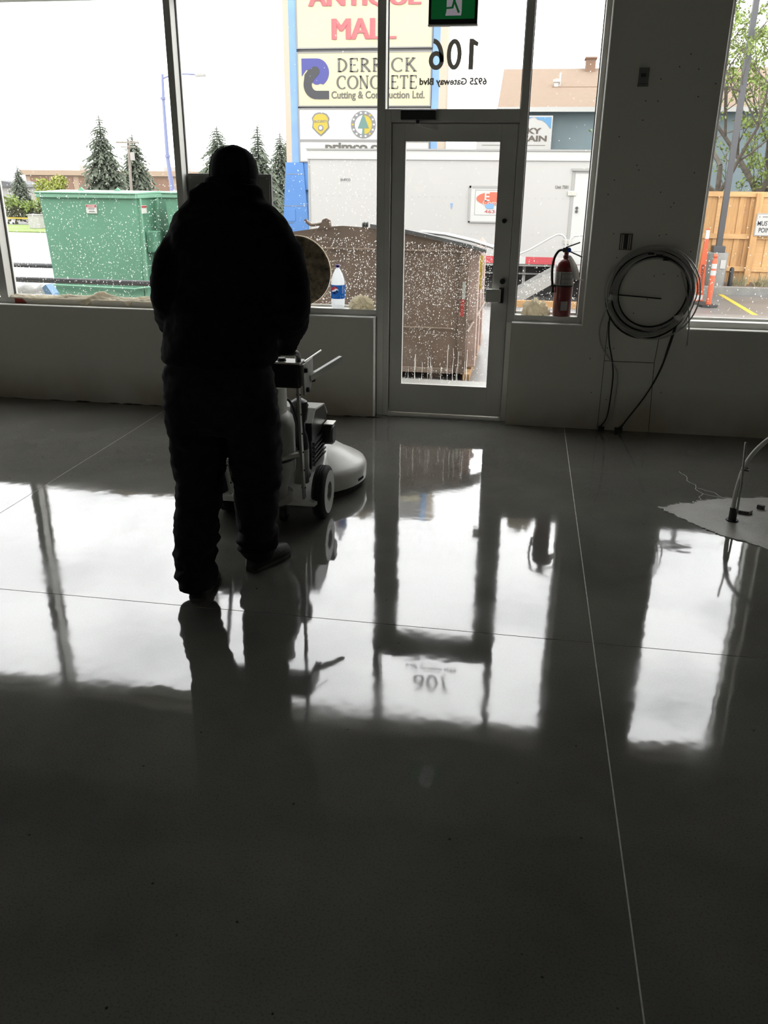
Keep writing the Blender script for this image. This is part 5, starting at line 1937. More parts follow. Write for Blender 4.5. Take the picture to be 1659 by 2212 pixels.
# ------------------------------------------------------------------ site office trailer
def build_trailer():
    y0, y1 = 13.4, 16.0
    x0, x1 = -4.95, 3.2
    t = empty('site_trailer', ((x0 + x1) / 2, (y0 + y1) / 2, -0.75), 'long white site office trailer behind the brown bin', 'trailer')
    box('trailer_body', 'trailer', t, x0, x1, y0, y1, 0.01, 2.14)
    box('roof_band', 'trim', t, x0 - 0.03, x1 + 0.03, y0 - 0.03, y1 + 0.03, 2.14, 2.33, 0.01)
    box('roof_edge', 'greytrim', t, x0 - 0.04, x1 + 0.04, y0 - 0.05, y1 + 0.05, 2.33, 2.365)
    box('corner_trim', 'greytrim', t, x0 - 0.012, x0 + 0.03, y0 - 0.012, y0, 0.01, 2.14)
    for x in (-3.30, -0.62, 2.1):
        box('cladding_seam', 'greytrim', t, x, x + 0.018, y0 - 0.006, y0, 0.17, 2.14)
    r = MB()
    for z in (1.38, 0.62):
        for k in range(54):
            r.box(x0 + 0.1 + k * 0.15, x0 + 0.118 + k * 0.15, y0 - 0.004, y0, z, z + 0.014)
    o = r.build('rivets', 'greytrim', t)
    o['kind'] = 'stuff'
    box('red_stripe', 'redstripe', t, x0, x1, y0 - 0.008, y0, 0.012, 0.165)
    for k in range(6):
        box('white_stripe_gap', 'trim', t, x0 + 0.35 + k * 1.05, x0 + 0.75 + k * 1.05, y0 - 0.010, y0 - 0.008, 0.012, 0.165)
    box('chassis', 'under', t, x0 + 0.2, x1 - 0.2, y0 + 0.35, y1 - 0.2, -0.32, 0.01)
    box('chassis_rail', 'greytrim', t, x0, x1, y0 + 0.02, y0 + 0.08, -0.04, 0.01)
    box('skirting', 'under', t, x0 + 0.1, x1 - 0.1, y0 + 0.5, y0 + 0.55, -0.75, -0.05)
    for x in (-3.6, -0.05, 1.25, 2.6):
        box('jack_post', 'greytrim', t, x, x + 0.07, y0 + 0.3, y0 + 0.37, -0.75, 0.0)
    box('bearer_pipe', 'greytrim', t, x0, x1, y0 + 0.25, y0 + 0.29, -0.24, -0.21)
    # entrance door
    d = MB().box(0.93, 1.80, y0 - 0.02, y0, 0.02, 1.90).build('trailer_door', 'trim', t, bevel=0.01)
    box('door_jamb', 'greytrim', t, 0.865, 0.93, y0 - 0.015, y0, 0.01, 1.95)
    box('door_hood', 'greytrim', t, 0.85, 1.9, y0 - 0.06, y0, 1.95, 2.0)
    for z in (1.50, 0.5):
        box('hinge_plate', 'steel', t, 0.80, 0.98, y0 - 0.04, y0 - 0.02, z - 0.05, z + 0.05, 0.008)
    for z in (1.205, 1.135):
        MB().lathe([(0.001, 0), (0.032, 0), (0.028, 0.03), (0.001, 0.032)], (1.02, y0 - 0.02, z), 14, axis=(0, -1, 0)).build('door_knob', 'darkgrey', d, smooth=True)
    text('unit_lettering', 'Unit 7501', 'signtext', t, 0.1, (0.665, y0 - 0.006, 1.625), fit=0.27, height=0.068, extrude=0.003)
    text('maker_lettering', 'EMPCO', 'badgegrey', t, 0.1, (-4.10, y0 - 0.006, 1.722), fit=0.23, height=0.055, extrude=0.003)
    # framed advert panel
    p = MB().box(-1.29, -0.35, y0 - 0.03, y0, 0.90, 1.60).build('advert_panel', 'trim', t)
    m = MB()
    m.box(-1.32, -0.32, y0 - 0.04, y0 - 0.001, 1.585, 1.63)
    m.box(-1.32, -0.32, y0 - 0.04, y0 - 0.001, 0.87, 0.90)
    m.box(-1.32, -1.285, y0 - 0.04, y0 - 0.001, 0.87, 1.63)
    m.box(-0.355, -0.32, y0 - 0.04, y0 - 0.001, 0.87, 1.63)
    m.build('advert_frame', 'greytrim', p)
    m = MB()
    m.box(-1.19, -0.45, y0 - 0.034, y0 - 0.030, 1.03, 1.035)
    m.box(-1.19, -0.45, y0 - 0.034, y0 - 0.030, 1.54, 1.545)
    m.box(-1.19, -1.185, y0 - 0.034, y0 - 0.030, 1.03, 1.545)
    m.build('advert_border', 'badgegrey', p)
    el = [(-0.80 + 0.36 * math.cos(a), 1.37 + 0.135 * math.sin(a)) for a in [2 * PI * k / 32 for k in range(32)]]
    MB().prism(el, y0 - 0.036, y0 - 0.030).build('advert_oval', 'ellipse', p)
    text('advert_initial', 'E', 'trim', p, 0.3, (-0.925, y0 - 0.038, 1.41), fit=0.11, height=0.18, extrude=0.002, bold=0.004)
    text('advert_word', 'Com', 'trim', p, 0.2, (-0.865, y0 - 0.038, 1.285), fit=0.30, height=0.10, extrude=0.002)
    text('advert_phone', '463-4', 'redstripe', p, 0.1, (-0.79, y0 - 0.034, 1.105), fit=0.36, height=0.065, extrude=0.002)
    text_tag = MB().prism([(-0.955, 1.235), (-0.92, 1.265), (-0.78, 1.265), (-0.78, 1.165), (-0.92, 1.165), (-0.955, 1.20)], y0 - 0.042, y0 - 0.039)
    text_tag.build('blue_tag', 'lightblue', p)
    MB().prism([(-1.735, 1.265), (-1.675, 1.265), (-1.70, 1.145), (-1.715, 1.145)], y0 - 0.006, y0).build('tape_scrap', 'bluefade', t)


build_trailer()


def build_steps():
    y0 = 12.2
    s = empty('trailer_steps', (0.7, 12.6, -0.75), 'pale metal steps with tube handrails at the trailer door', 'stairs')
    for y in (y0, y0 + 0.9):
        m = MB()
        m.beam((-0.30, y, -0.68), (0.88, y, 0.03), 0.04, 0.24, up=(0, 0, 1))
        m.build('stringer', 'greytrim', s)
    for k in range(5):
        u = (k + 0.5) / 5
        box('tread', 'greytrim', s, -0.30 + 1.0 * u - 0.02, -0.30 + 1.0 * u + 0.26, y0, y0 + 0.9, -0.70 + 0.70 * u, -0.665 + 0.70 * u)
    box('landing', 'greytrim', s, 0.80, 1.75, y0, y0 + 1.0, -0.03, 0.03)
    for x in (0.9, 1.65):
        for y in (y0 + 0.05, y0 + 0.9):
            box('landing_leg', 'greytrim', s, x, x + 0.05, y, y + 0.05, -0.75, -0.03)
    for y in (y0,):
        m = MB()
        m.tube(smoothpath([(-0.32, y, -0.35), (-0.31, y, 0.18), (0.10, y, 0.42), (0.52, y, 0.67), (0.66, y, 0.72), (0.76, y, 0.67), (0.80, y, 0.55), (0.81, y, 0.03)], 5), 0.019, 8)
        m.build('handrail', 'trim', s, smooth='all')
        m = MB()
        m.tube(smoothpath([(0.88, y, 0.03), (0.88, y, 0.55), (0.93, y, 0.66), (1.03, y, 0.70), (1.72, y, 0.70), (1.72, y, 0.03)], 4), 0.019, 8)
        m.tube([(0.88, y, 0.40), (1.72, y, 0.40)], 0.014, 8)
        m.build('landing_rail', 'trim', s, smooth='all')
    t = MB()
    t.box(-0.6, 2.4, 11.85, 12.0, -0.73, -0.60)
    o = t.build('timber_beam', 'timber', None)
    tag(o, 'orange timber beam lying in front of the trailer steps', 'timber')
    box('beam_end_plate', 'cedarb', o, 2.4, 2.41, 11.86, 11.99, -0.72, -0.61)


build_steps()


# ------------------------------------------------------------------ lettering with serifs for the big sign
GLY = {
    'D': [[(0.12, 0), (0.12, 1)], 'A:0.12,0.5,0.52,0.5,-90,90', '-0.02,0.3,0', '-0.02,0.3,1'],
    'E': [[(0.12, 0), (0.12, 1)], 'h0.1,0.60,0', 'h0.1,0.60,1', 'h0.1,0.46,0.52', 's0.60,0.2,0', 's0.58,0.2,1', '-0.02,0.3,0', '-0.02,0.3,1'],
    'R': [[(0.12, 0), (0.12, 1)], 'A:0.12,0.76,0.40,0.24,-90,90', [(0.26, 0.5), (0.66, 0.02)], '-0.02,0.3,0', '-0.02,0.3,1', '-0.56,0.76,0'],
    'I': [[(0.16, 0), (0.16, 1)], '-0.0,0.32,0', '-0.0,0.32,1'],
    'C': ['A:0.46,0.5,0.42,0.51,50,310', 's0.73,0.22,0.92'],
    'K': [[(0.12, 0), (0.12, 1)], [(0.16, 0.46), (0.6, 1)], [(0.30, 0.56), (0.70, 0.0)], '-0.02,0.3,0', '-0.02,0.3,1', '-0.44,0.72,1', '-0.56,0.82,0'],
    'O': ['A:0.46,0.5,0.42,0.51,0,360'],
    'N': ['t0.12,0,0.12,1', [(0.10, 1), (0.70, 0)], 't0.70,0,0.70,1', '-0.0,0.26,0', '-0.0,0.2,1', '-0.58,0.84,1'],
    'T': [[(0.36, 0), (0.36, 1)], 'h0.02,0.70,1', 's0.04,0.2,1', 's0.68,0.2,1', '-0.22,0.5,0'],
}
GW = {'D': 0.78, 'E': 0.72, 'R': 0.80, 'I': 0.40, 'C': 0.88, 'K': 0.86, 'O': 0.98, 'N': 0.92, 'T': 0.78}


def serif_text(name, s, mat, parent, x0, x1, y, z0, z1):
    tot = sum(GW[c] for c in s) + 0.06 * (len(s) - 1)
    k = (x1 - x0) / tot
    H = z1 - z0
    m = MB()
    th = 0.185 * H

    def seg(a, b, w):
        a = (x0 + ox + a[0] * k, z0 + a[1] * H)
        b = (x0 + ox + b[0] * k, z0 + b[1] * H)
        dx, dz = b[0] - a[0], b[1] - a[1]
        L = math.hypot(dx, dz) or 1
        nx, nz = -dz / L * w / 2, dx / L * w / 2
        m.prism([(a[0] + nx, a[1] + nz), (b[0] + nx, b[1] + nz), (b[0] - nx, b[1] - nz), (a[0] - nx, a[1] - nz)], y - 0.01, y)
    ox = 0.0
    for ch in s:
        for st in GLY[ch]:
            if isinstance(st, list):
                seg(st[0], st[1], th)
            elif st[0] == 'A':
                cx_, cz_, rx, rz, a0, a1 = [float(q) for q in st[2:].split(',')]
                n = 18
                pts = [(cx_ + rx * math.cos(math.radians(a0 + (a1 - a0) * i / n)), cz_ + rz * math.sin(math.radians(a0 + (a1 - a0) * i / n))) for i in range(n + 1)]
                for i in range(n):
                    a = math.radians(a0 + (a1 - a0) * (i + 0.5) / n)
                    seg(pts[i], pts[i + 1], th * (0.42 + 0.6 * abs(math.cos(a))))
            elif st[0] == 'h':
                a, b, z = [float(q) for q in st[1:].split(',')]
                seg((a, z), (b, z), th * 0.5)
            elif st[0] == 's':
                x, h, z = [float(q) for q in st[1:].split(',')]
                seg((x, z - (h if z > 0.5 else -h)), (x, z), th * 0.45)
            elif st[0] == 't':
                a, b, c_, d_ = [float(q) for q in st[1:].split(',')]
                seg((a, b), (c_, d_), th * 0.5)
            else:
                a, b, z = [float(q) for q in st[1:].split(',')]
                seg((a, z), (b, z), th * 0.38)
        ox += (GW[ch] + 0.06) * k
    return m.build(name, mat, parent)


def build_sign():
    y = 17.9
    s = empty('pylon_sign', (-4.5, y, -0.75), 'tall roadside pylon sign with cream and white business panels', 'sign')
    # posts: tan sides and blue trim
    for x0, x1, mt in ((-6.70, -6.545, 'tan'), (-6.545, -6.345, 'bluefade'), (-2.735, -2.545, 'bluefade'), (-2.545, -2.36, 'tan')):
        box('sign_post', mt, s, x0, x1, y, y + 0.6, 2.15, 8.2)
    # blue base cabinet
    b = MB()
    b.add([(-6.93, y - 0.05, -0.75), (-6.02, y - 0.05, -0.75), (-6.02, y + 0.6, -0.75), (-6.93, y + 0.6, -0.75), (-6.72, y - 0.05, 2.15), (-6.23, y - 0.05, 2.15), (-6.23, y + 0.6, 2.15), (-6.72, y + 0.6, 2.15)],
          [(3, 2, 1, 0), (4, 5, 6, 7), (0, 1, 5, 4), (1, 2, 6, 5), (2, 3, 7, 6), (3, 0, 4, 7)])
    bo = b.build('base_cabinet', 'blue', s)
    box('base_seam', 'signframe', bo, -6.76, -6.19, y - 0.056, y - 0.048, 1.845, 1.858)
    box('base_seam', 'signframe', bo, -6.80, -6.15, y - 0.056, y - 0.048, 1.02, 1.033)
    box('access_hatch', 'blue', bo, -6.74, -6.48, y - 0.062, y - 0.045, 0.62, 0.94, 0.004)
    box('hatch_label', 'badgegrey', bo, -6.70, -6.54, y - 0.062, y - 0.05, 0.575, 0.59)
    b = MB()
    b.box(-6.22, -5.6, y, y + 0.6, 1.45, 2.16)
    b.build('cross_beam', 'blue', s)
    b = MB()
    b.add([(-6.02, y + 0.1, -0.75), (-5.85, y + 0.1, -0.75), (-5.85, y + 0.7, -0.75), (-6.02, y + 0.7, -0.75), (-6.21, y + 0.1, 1.45), (-6.1, y + 0.1, 1.45), (-6.1, y + 0.7, 1.45), (-6.21, y + 0.7, 1.45)],
          [(3, 2, 1, 0), (4, 5, 6, 7), (0, 1, 5, 4), (1, 2, 6, 5), (2, 3, 7, 6), (3, 0, 4, 7)])
    b.build('base_leg', 'bluefade', s)
    box('sign_back', 'signframe', s, -6.345, -2.735, y + 0.1, y + 0.5, 2.15, 8.2)
    f0, f1 = y - 0.02, y + 0.1

    def panel(nm, z0, z1, mt):
        fr = MB()
        for a in ((-6.335, -2.745, z0 - 0.03, z0), (-6.335, -2.745, z1, z1 + 0.03), (-6.335, -6.305, z0, z1), (-2.775, -2.745, z0, z1)):
            fr.box(a[0], a[1], f0 - 0.012, f1, a[2], a[3])
        p = MB().box(-6.305, -2.775, f0, f1, z0, z1).build(nm, mt, s)
        fr.build('panel_frame', 'signframe', p)
        return p
    p1 = panel('sign_panel', 4.93, 7.6, 'cream')
    p2 = panel('sign_panel', 3.565, 4.80, 'cream')
    p3 = panel('sign_panel', 2.735, 3.465, 'signwhite')
    p4 = panel('sign_panel', 2.19, 2.675, 'signwhite')
    ty = f0 - 0.001
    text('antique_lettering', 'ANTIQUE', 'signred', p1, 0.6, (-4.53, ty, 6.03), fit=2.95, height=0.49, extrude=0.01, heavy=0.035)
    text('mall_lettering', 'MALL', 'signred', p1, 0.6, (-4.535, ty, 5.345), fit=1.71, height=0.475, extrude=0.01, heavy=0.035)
    serif_text('derrick_lettering', 'DERRICK', 'signtext', p2, -5.245, -3.115, ty, 4.365, 4.665)
    serif_text('concrete_lettering', 'CONCRETE', 'signtext', p2, -5.255, -3.10, ty, 3.965, 4.260)
    text('trade_lettering', 'Cutting & Construction Ltd.', 'signtext', p2, 0.2, (-4.16, ty, 3.79), fit=2.50, height=0.235, extrude=0.01, bold=0.004)
    # logo: indigo hook over charcoal hook
    X, Z = -5.845, 4.20

    def arc(cx, cz, r, a0, a1, n=14):
        return [(cx + r * math.cos(math.radians(a0 + (a1 - a0) * i / n)), cz + r * math.sin(math.radians(a0 + (a1 - a0) * i / n))) for i in range(n + 1)]
    up = [(-6.21, 4.68)] + arc(-5.80, 4.38, 0.30, 90, -90) + [(-5.82, 4.08)]
    up = [(-6.21, 4.68), (-5.80, 4.68)] + arc(-5.80, 4.35, 0.33, 90, -60) + arc(-5.80, 4.215, 0.155, -55, -230) + arc(-5.865, 4.36, 0.125, -20, 180, 12) + [(-6.08, 4.42), (-6.21, 4.26)]
    MB().prism(up, ty - 0.012, ty).build('logo_indigo_hook', 'indigo', p2, fixn=True)
    lo = arc(-5.84, 4.375, 0.115, 150, -60, 12) + [(-5.86, 4.20)] + arc(-5.80, 4.06, 0.145, 165, 275, 10) + [(-5.475, 3.915), (-5.475, 3.715), (-5.80, 3.715)] + arc(-5.82, 4.06, 0.345, 265, 165, 12) + [(-6.13, 4.30), (-6.02, 4.42)]
    MB().prism(lo, ty - 0.018, ty - 0.006).build('logo_charcoal_hook', 'logodark', p2, fixn=True)
    # shield
    sh = [(-0.17, 0.255), (-0.07, 0.29), (0.07, 0.29), (0.17, 0.255), (0.245, 0.15), (0.215, 0.06), (0.24, -0.08), (0.12, -0.20), (0, -0.295), (-0.12, -0.20), (-0.24, -0.08), (-0.215, 0.06), (-0.245, 0.15)]
    cx, cz = -5.715, 3.105
    q = MB().prism([(cx + a, cz + b) for a, b in sh], ty - 0.012, ty).build('security_badge', 'badgegrey', p3, fixn=True)
    MB().prism([(cx + a * 0.86, cz + b * 0.87) for a, b in sh], ty - 0.018, ty - 0.012).build('badge_face', 'badge', q, fixn=True)
    text('badge_word', 'SECURITY', 'badgegrey', q, 0.1, (cx, ty - 0.020, cz + 0.07), fit=0.36, height=0.06, extrude=0.002, bold=0.002)
    MB().lathe([(0.001, 0), (0.075, 0), (0.075, 0.006), (0.001, 0.006)], (cx, ty - 0.018, cz - 0.09), 18, axis=(0, -1, 0)).build('badge_centre', 'badgegrey', q)
    MB().lathe([(0.001, 0), (0.045, 0), (0.045, 0.004), (0.001, 0.004)], (cx, ty - 0.024, cz - 0.09), 16, axis=(0, -1, 0)).build('badge_drop', 'signwhite', q)
    # round emblem
    cx, cz = -4.545, 3.10
    rg = MB().lathe([(0.24, 0), (0.335, 0), (0.335, 0.012), (0.24, 0.012)], (cx, ty, cz), 36, axis=(0, -1, 0), cap=False).build('round_emblem', 'badgegrey', p3)
    half = [(cx + 0.24 * math.cos(math.radians(a)), cz + 0.24 * math.sin(math.radians(a))) for a in range(-90, 91, 12)]
    MB().prism(half, ty - 0.004, ty).build('emblem_yellow', 'badge', rg, fixn=True)
    MB().prism([(cx - 0.15, cz - 0.09), (cx - 0.02, cz + 0.23), (cx + 0.02, cz + 0.23), (cx + 0.15, cz - 0.09), (cx + 0.02, cz - 0.09), (cx + 0.03, cz - 0.24), (cx - 0.04, cz - 0.24), (cx - 0.02, cz - 0.09)], ty - 0.010, ty - 0.004).build('emblem_tree', 'badgegreen', rg, fixn=True)
    for k in range(14):
        a = 2 * PI * k / 14
        box('ring_stud', 'badge' if k % 5 == 2 else 'signwhite', rg, cx + 0.288 * math.cos(a) - 0.026, cx + 0.288 * math.cos(a) + 0.026, ty - 0.016, ty - 0.0121, cz + 0.288 * math.sin(a) - 0.022, cz + 0.288 * math.sin(a) + 0.022)
    text('primco_lettering', 'primco.ca', 'signtext', p4, 0.3, (-4.79, ty, 2.525), fit=1.62, height=0.26, extrude=0.01, bold=0.012)


build_sign()


# ------------------------------------------------------------------ neighbouring building
def build_neighbour():
    y = 26.0
    b = empty('neighbour_building', (6, y + 4, -0.75), 'blue-grey building with brown shingle roof behind the trailer', 'building')
    x0, x1 = -1.05, 26
    box('siding_wall', 'bluewall', b, x0, x1, y + 0.35, y + 8, -0.75, 3.99)
    m = MB()
    m.prism([(y - 0.05, 4.10), (y + 4.0, 5.74), (y + 8.5, 4.10), (y + 8.5, 4.02), (y - 0.05, 4.02)], x0 - 0.28, x1 + 0.3, 'yz')
    m.build('shingle_roof', 'roof', b)
    box('white_fascia', 'trim', b, x0 - 0.3, x1 + 0.3, y - 0.09, y - 0.05, 3.97, 4.12)
    box('eave_soffit', 'bluewall', b, x0 - 0.25, x1 + 0.25, y - 0.05, y + 0.35, 3.97, 4.02)
    m = MB()
    m.box(1.72, 2.08, y + 3.6, y + 4.2, 5.3, 6.02)
    m.box(1.68, 2.12, y + 3.55, y + 4.25, 6.02, 6.08)
    m.build('chimney', 'brickfar', b)
    v = MB()
    v.lathe([(0.09, 0), (0.09, 0.22), (0.13, 0.24), (0.13, 0.32), (0.001, 0.36)], (0.66, y + 2.1, 4.85), 12)
    v.build('roof_vent', 'trim', b)
    v = MB().tube([(0.78, y + 2.1, 4.9), (0.78, y + 2.1, 5.4)], 0.03, 8)
    v.build('vent_pipe', 'trim', b)
    box('roof_duct', 'brickfar', b, 0.5, 2.6, y + 1.95, y + 2.05, 4.86, 4.93)
    # billboard on the wall
    s = MB().box(-2.0, 0.59, y - 0.16, y - 0.10, 2.50, 3.845).build('wall_billboard', 'signwhite', b)
    mt = [(-1.96, 3.30), (-1.45, 3.42), (-1.1, 3.60), (-0.75, 3.52), (-0.42, 3.66), (-0.12, 3.79), (-0.02, 3.80), (0.08, 3.72), (0.22, 3.70), (0.38, 3.60), (0.50, 3.46), (0.545, 3.44), (0.545, 3.80), (-1.96, 3.80)]
    MB().prism(mt, y - 0.170, y - 0.16).build('billboard_sky', 'skyprint', s, fixn=True)
    text('billboard_first_word', 'ROCKY', 'brown', s, 0.3, (-0.42, y - 0.162, 3.365), fit=1.30, height=0.19, extrude=0.006, bold=0.012)
    text('billboard_second_word', 'MOUNTAIN', 'brown', s, 0.3, (-0.60, y - 0.162, 3.125), fit=2.06, height=0.19, extrude=0.006, bold=0.012)
    box('billboard_rule', 'brown', s, -1.8, 0.39, y - 0.165, y - 0.16, 2.90, 2.915)


build_neighbour()


# ------------------------------------------------------------------ fence, lamp post, delineators
def build_fence():
    y = 16.5
    f = empty('cedar_fence', (8, y, -0.6), 'new cedar board fence with three rails behind the kerb', 'fence')
    z0, z1 = -0.56, 1.50
    protos = {}
    r = random.Random(3)
    k = 0
    x = 2.6
    for mt in ('cedar', 'cedarb', 'cedarrail'):
        protos[mt] = MB().box(-0.068, 0.068, 0.0, 0.022, 0.0, z1 - z0).build('fence_board', mt, None)
    used = set()
    n = 0
    while x < 9.0:
        mt = r.choice(['cedar', 'cedar', 'cedarb', 'cedarrail'])
        proud = 0.0 if n % 2 else 0.024
        loc = (x, y - proud, z0)
        if mt not in used:
            used.add(mt)
            o = protos[mt]
            o.location = loc
            adopt(o, f)
        else:
            dup(protos[mt], f, loc)
        x += 0.126
        n += 1
    for mt in protos:
        if mt not in used:
            bpy.data.objects.remove(protos[mt])
    for z, h in ((1.44, 0.13), (0.47, 0.13), (-0.30, 0.13)):
        box('fence_rail', 'cedarrail', f, 2.5, 9.1, y - 0.065, y - 0.026, z, z + h * 0.9)
    for x in (3.15, 5.40, 7.65):
        box('fence_post', 'cedar', f, x, x + 0.15, y - 0.17, y - 0.066, -0.60, 1.53)
    # muster point sign
    s = MB().box(5.46, 5.98, y - 0.19, y - 0.175, 0.555, 1.075).build('muster_sign', 'signwhite', None)
    tag(s, 'white muster point sign fixed to the cedar fence post', 'sign')
    fr = MB()
    for a in ((5.47, 5.97, 0.565, 0.573), (5.47, 5.97, 1.057, 1.065), (5.47, 5.478, 0.565, 1.065), (5.962, 5.97, 0.565, 1.065)):
        fr.box(a[0], a[1], y - 0.193, y - 0.19, a[2], a[3])
    fr.build('sign_border', 'badgegrey', s)
    text('sign_first_word', 'MUSTER', 'ink', s, 0.14, (5.72, y - 0.191, 0.845), fit=0.43, height=0.11, extrude=0.002, bold=0.002)
    text('sign_second_word', 'POINT', 'ink', s, 0.14, (5.72, y - 0.191, 0.69), fit=0.33, height=0.11, extrude=0.002, bold=0.002)
    box('sign_small_print', 'badgegrey', s, 5.60, 5.90, y - 0.1925, y - 0.19, 0.985, 1.005)
    box('sign_small_mark', 'badgegrey', s, 5.525, 5.54, y - 0.1925, y - 0.19, 0.975, 1.015)


build_fence()


def build_lamp_post():
    y = 15.95
    k = (y + 6.19) / (17.88 + 6.19)
    x = 5.01 * k
    l = empty('lamp_post', (x, y, -0.6), 'dark square lamp post on a concrete base before the fence', 'lamp post')
    zt = 1.72 - (1.72 - 0.045) * k
    MB().lathe([(0.001, -0.60), (0.255, -0.60), (0.255, zt - 0.03), (0.235, zt), (0.001, zt)], (x, y, 0), 28, cap=False).build('concrete_base', 'concrete', l, smooth=True)
    b = MB()
    b.box(x - 0.14, x + 0.14, y - 0.14, y + 0.14, zt, zt + 0.15)
    b.build('anchor_cover', 'lamppole', l, bevel=0.01)
    MB().box(x - 0.062, x + 0.062, y - 0.062, y + 0.062, zt + 0.15, 7.6).build('square_pole', 'lamppole', l)
    MB().box(x - 0.5, x + 0.5, y - 0.16, y + 0.16, 7.6, 7.72).build('lamp_head', 'lamppole', l, bevel=0.02)
    box('base_notice', 'signwhite', l, x + 0.05, x + 0.17, y - 0.262, y - 0.255, zt - 0.36, zt - 0.16)


build_lamp_post()


def build_delineators():
    lab = ('tall orange traffic delineator standing at the window edge', 'shorter orange delineator with white bands on a black base')
    for i, (x, y, h) in enumerate(((3.83, 13.50, 1.52), (3.97, 13.02, 1.10))):
        d = empty('traffic_delineator', (x, y, -0.75), lab[i], 'delineator', 'orange delineators in the lot')
        b = MB().lathe([(0.001, 0.0), (0.205, 0.0), (0.20, 0.045), (0.12, 0.055), (0.001, 0.055)], (x, y, -0.75), 8)
        b.build('weighted_base', 'black', d)
        if i == 0:
            m = MB()
            m.add([(x - 0.10, y - 0.04, -0.69), (x + 0.10, y - 0.04, -0.69), (x + 0.10, y + 0.04, -0.69), (x - 0.10, y + 0.04, -0.69), (x - 0.028, y - 0.03, -0.69 + h), (x + 0.028, y - 0.03, -0.69 + h), (x + 0.028, y + 0.03, -0.69 + h), (x - 0.028, y + 0.03, -0.69 + h)],
                  [(3, 2, 1, 0), (4, 5, 6, 7), (0, 1, 5, 4), (1, 2, 6, 5), (2, 3, 7, 6), (3, 0, 4, 7)])
            m.build('panel', 'orange', d)
            text('panel_lettering', 'BARRICADES', 'ink', d, 0.1, (x, y - 0.046, -0.22), fit=0.62, height=0.055, rotz=PI / 2, extrude=0.002)
            box('white_band', 'trim', d, x - 0.085, x + 0.085, y - 0.044, y + 0.044, -0.66, -0.56)
            box('white_tip', 'trim', d, x - 0.038, x + 0.038, y - 0.036, y + 0.036, 0.62, 0.80)
        else:
            m = MB().lathe([(0.055, 0.05), (0.055, h - 0.14), (0.035, h - 0.10), (0.035, h - 0.08), (0.05, h - 0.05), (0.03, h), (0.001, h)], (x, y, -0.75), 16)
            m.build('tube_post', 'orange', d, smooth=True)
            for z in (h - 0.30, h - 0.44):
                MB().lathe([(0.0565, z), (0.0565, z + 0.10)], (x, y, -0.75), 16, cap=False).build('white_band', 'trim', d, smooth=True)
    # plastic chain slung to the lamp post
    c = empty('plastic_chain', (4.2, 14.3, -0.2), 'white plastic chain slung between delineator and lamp post', 'chain')
    for za, zb in ((0.08, 0.16), (-0.22, 0.02)):
        pts = []
        a, b = Vector((3.97, 13.02, za)), Vector((4.50, 15.75, zb))
        for i in range(13):
            u = i / 12
            p = a.lerp(b, u)
            p.z -= 0.22 * u * (1 - u)
            pts.append(p)
        MB().tube(pts, 0.016, 6).build('chain_run', 'trim', c, smooth='all')


build_delineators()


# ------------------------------------------------------------------ trees and far things
def spruce(x, y, z0, h, w, label, seed, group='spruce trees across the road'):
    r = random.Random(seed)
    t = empty('spruce_tree', (x, y, z0), label, 'tree', group)
    MB().tube([(x, y, z0), (x, y, z0 + h * 0.97)], [h * 0.022, h * 0.004], 7).build('trunk', 'bark', t)
    m = MB()
    n = 44
    for i in range(n):
        u = i / (n - 1)
        z = z0 + h * (0.10 + 0.90 * u)
        rad = w * (1 - u) ** 0.7 * r.uniform(0.75, 1.12) + 0.02 * w
        nb = max(5, int(17 * (1 - u)) + 5)
        for k in range(nb):
            a = 2 * PI * (k + r.random()) / nb
            L = rad * r.uniform(0.65, 1.15)
            dx, dy = math.cos(a), math.sin(a)
            px, py = -dy, dx
            droop = L * r.uniform(0.25, 0.55)
            for q in range(4):
                u0, u1 = q / 4, (q + 1.25) / 4
                ww = L * 0.24 * (1.1 - u0) * r.uniform(0.7, 1.3)
                p0 = Vector((x + dx * L * u0, y + dy * L * u0, z - droop * u0 * u0))
                p1 = Vector((x + dx * L * u1, y + dy * L * u1, z - droop * u1 * u1 - r.uniform(0, 0.08) * L))
                m.add([p0, p1 + Vector((px * ww, py * ww, -ww * 0.5)), p1 + Vector((dx, dy, 0.1)) * ww * 0.6, p1 + Vector((-px * ww, -py * ww, -ww * 0.5))], [(0, 1, 2), (0, 2, 3)])
    m.build('needles', 'spruce', t)
    return t


def leaf_blob(mb, c, rx, ry, rz, n, s, r):
    for k in range(n):
        while True:
            p = Vector((r.uniform(-1, 1), r.uniform(-1, 1), r.uniform(-1, 1)))
            if p.length < 1:
                break
        q = Vector((c[0] + p.x * rx, c[1] + p.y * ry, c[2] + p.z * rz))
        u = Vector((r.uniform(-1, 1), r.uniform(-1, 1), r.uniform(-1, 1))).normalized() * s * r.uniform(0.6, 1.4)
        v = u.cross(Vector((r.uniform(-1, 1), r.uniform(-1, 1), r.uniform(-1, 1)))).normalized() * s * 0.6
        mb.add([q - u, q + v, q + u, q - v], [(0, 1, 2, 3)])


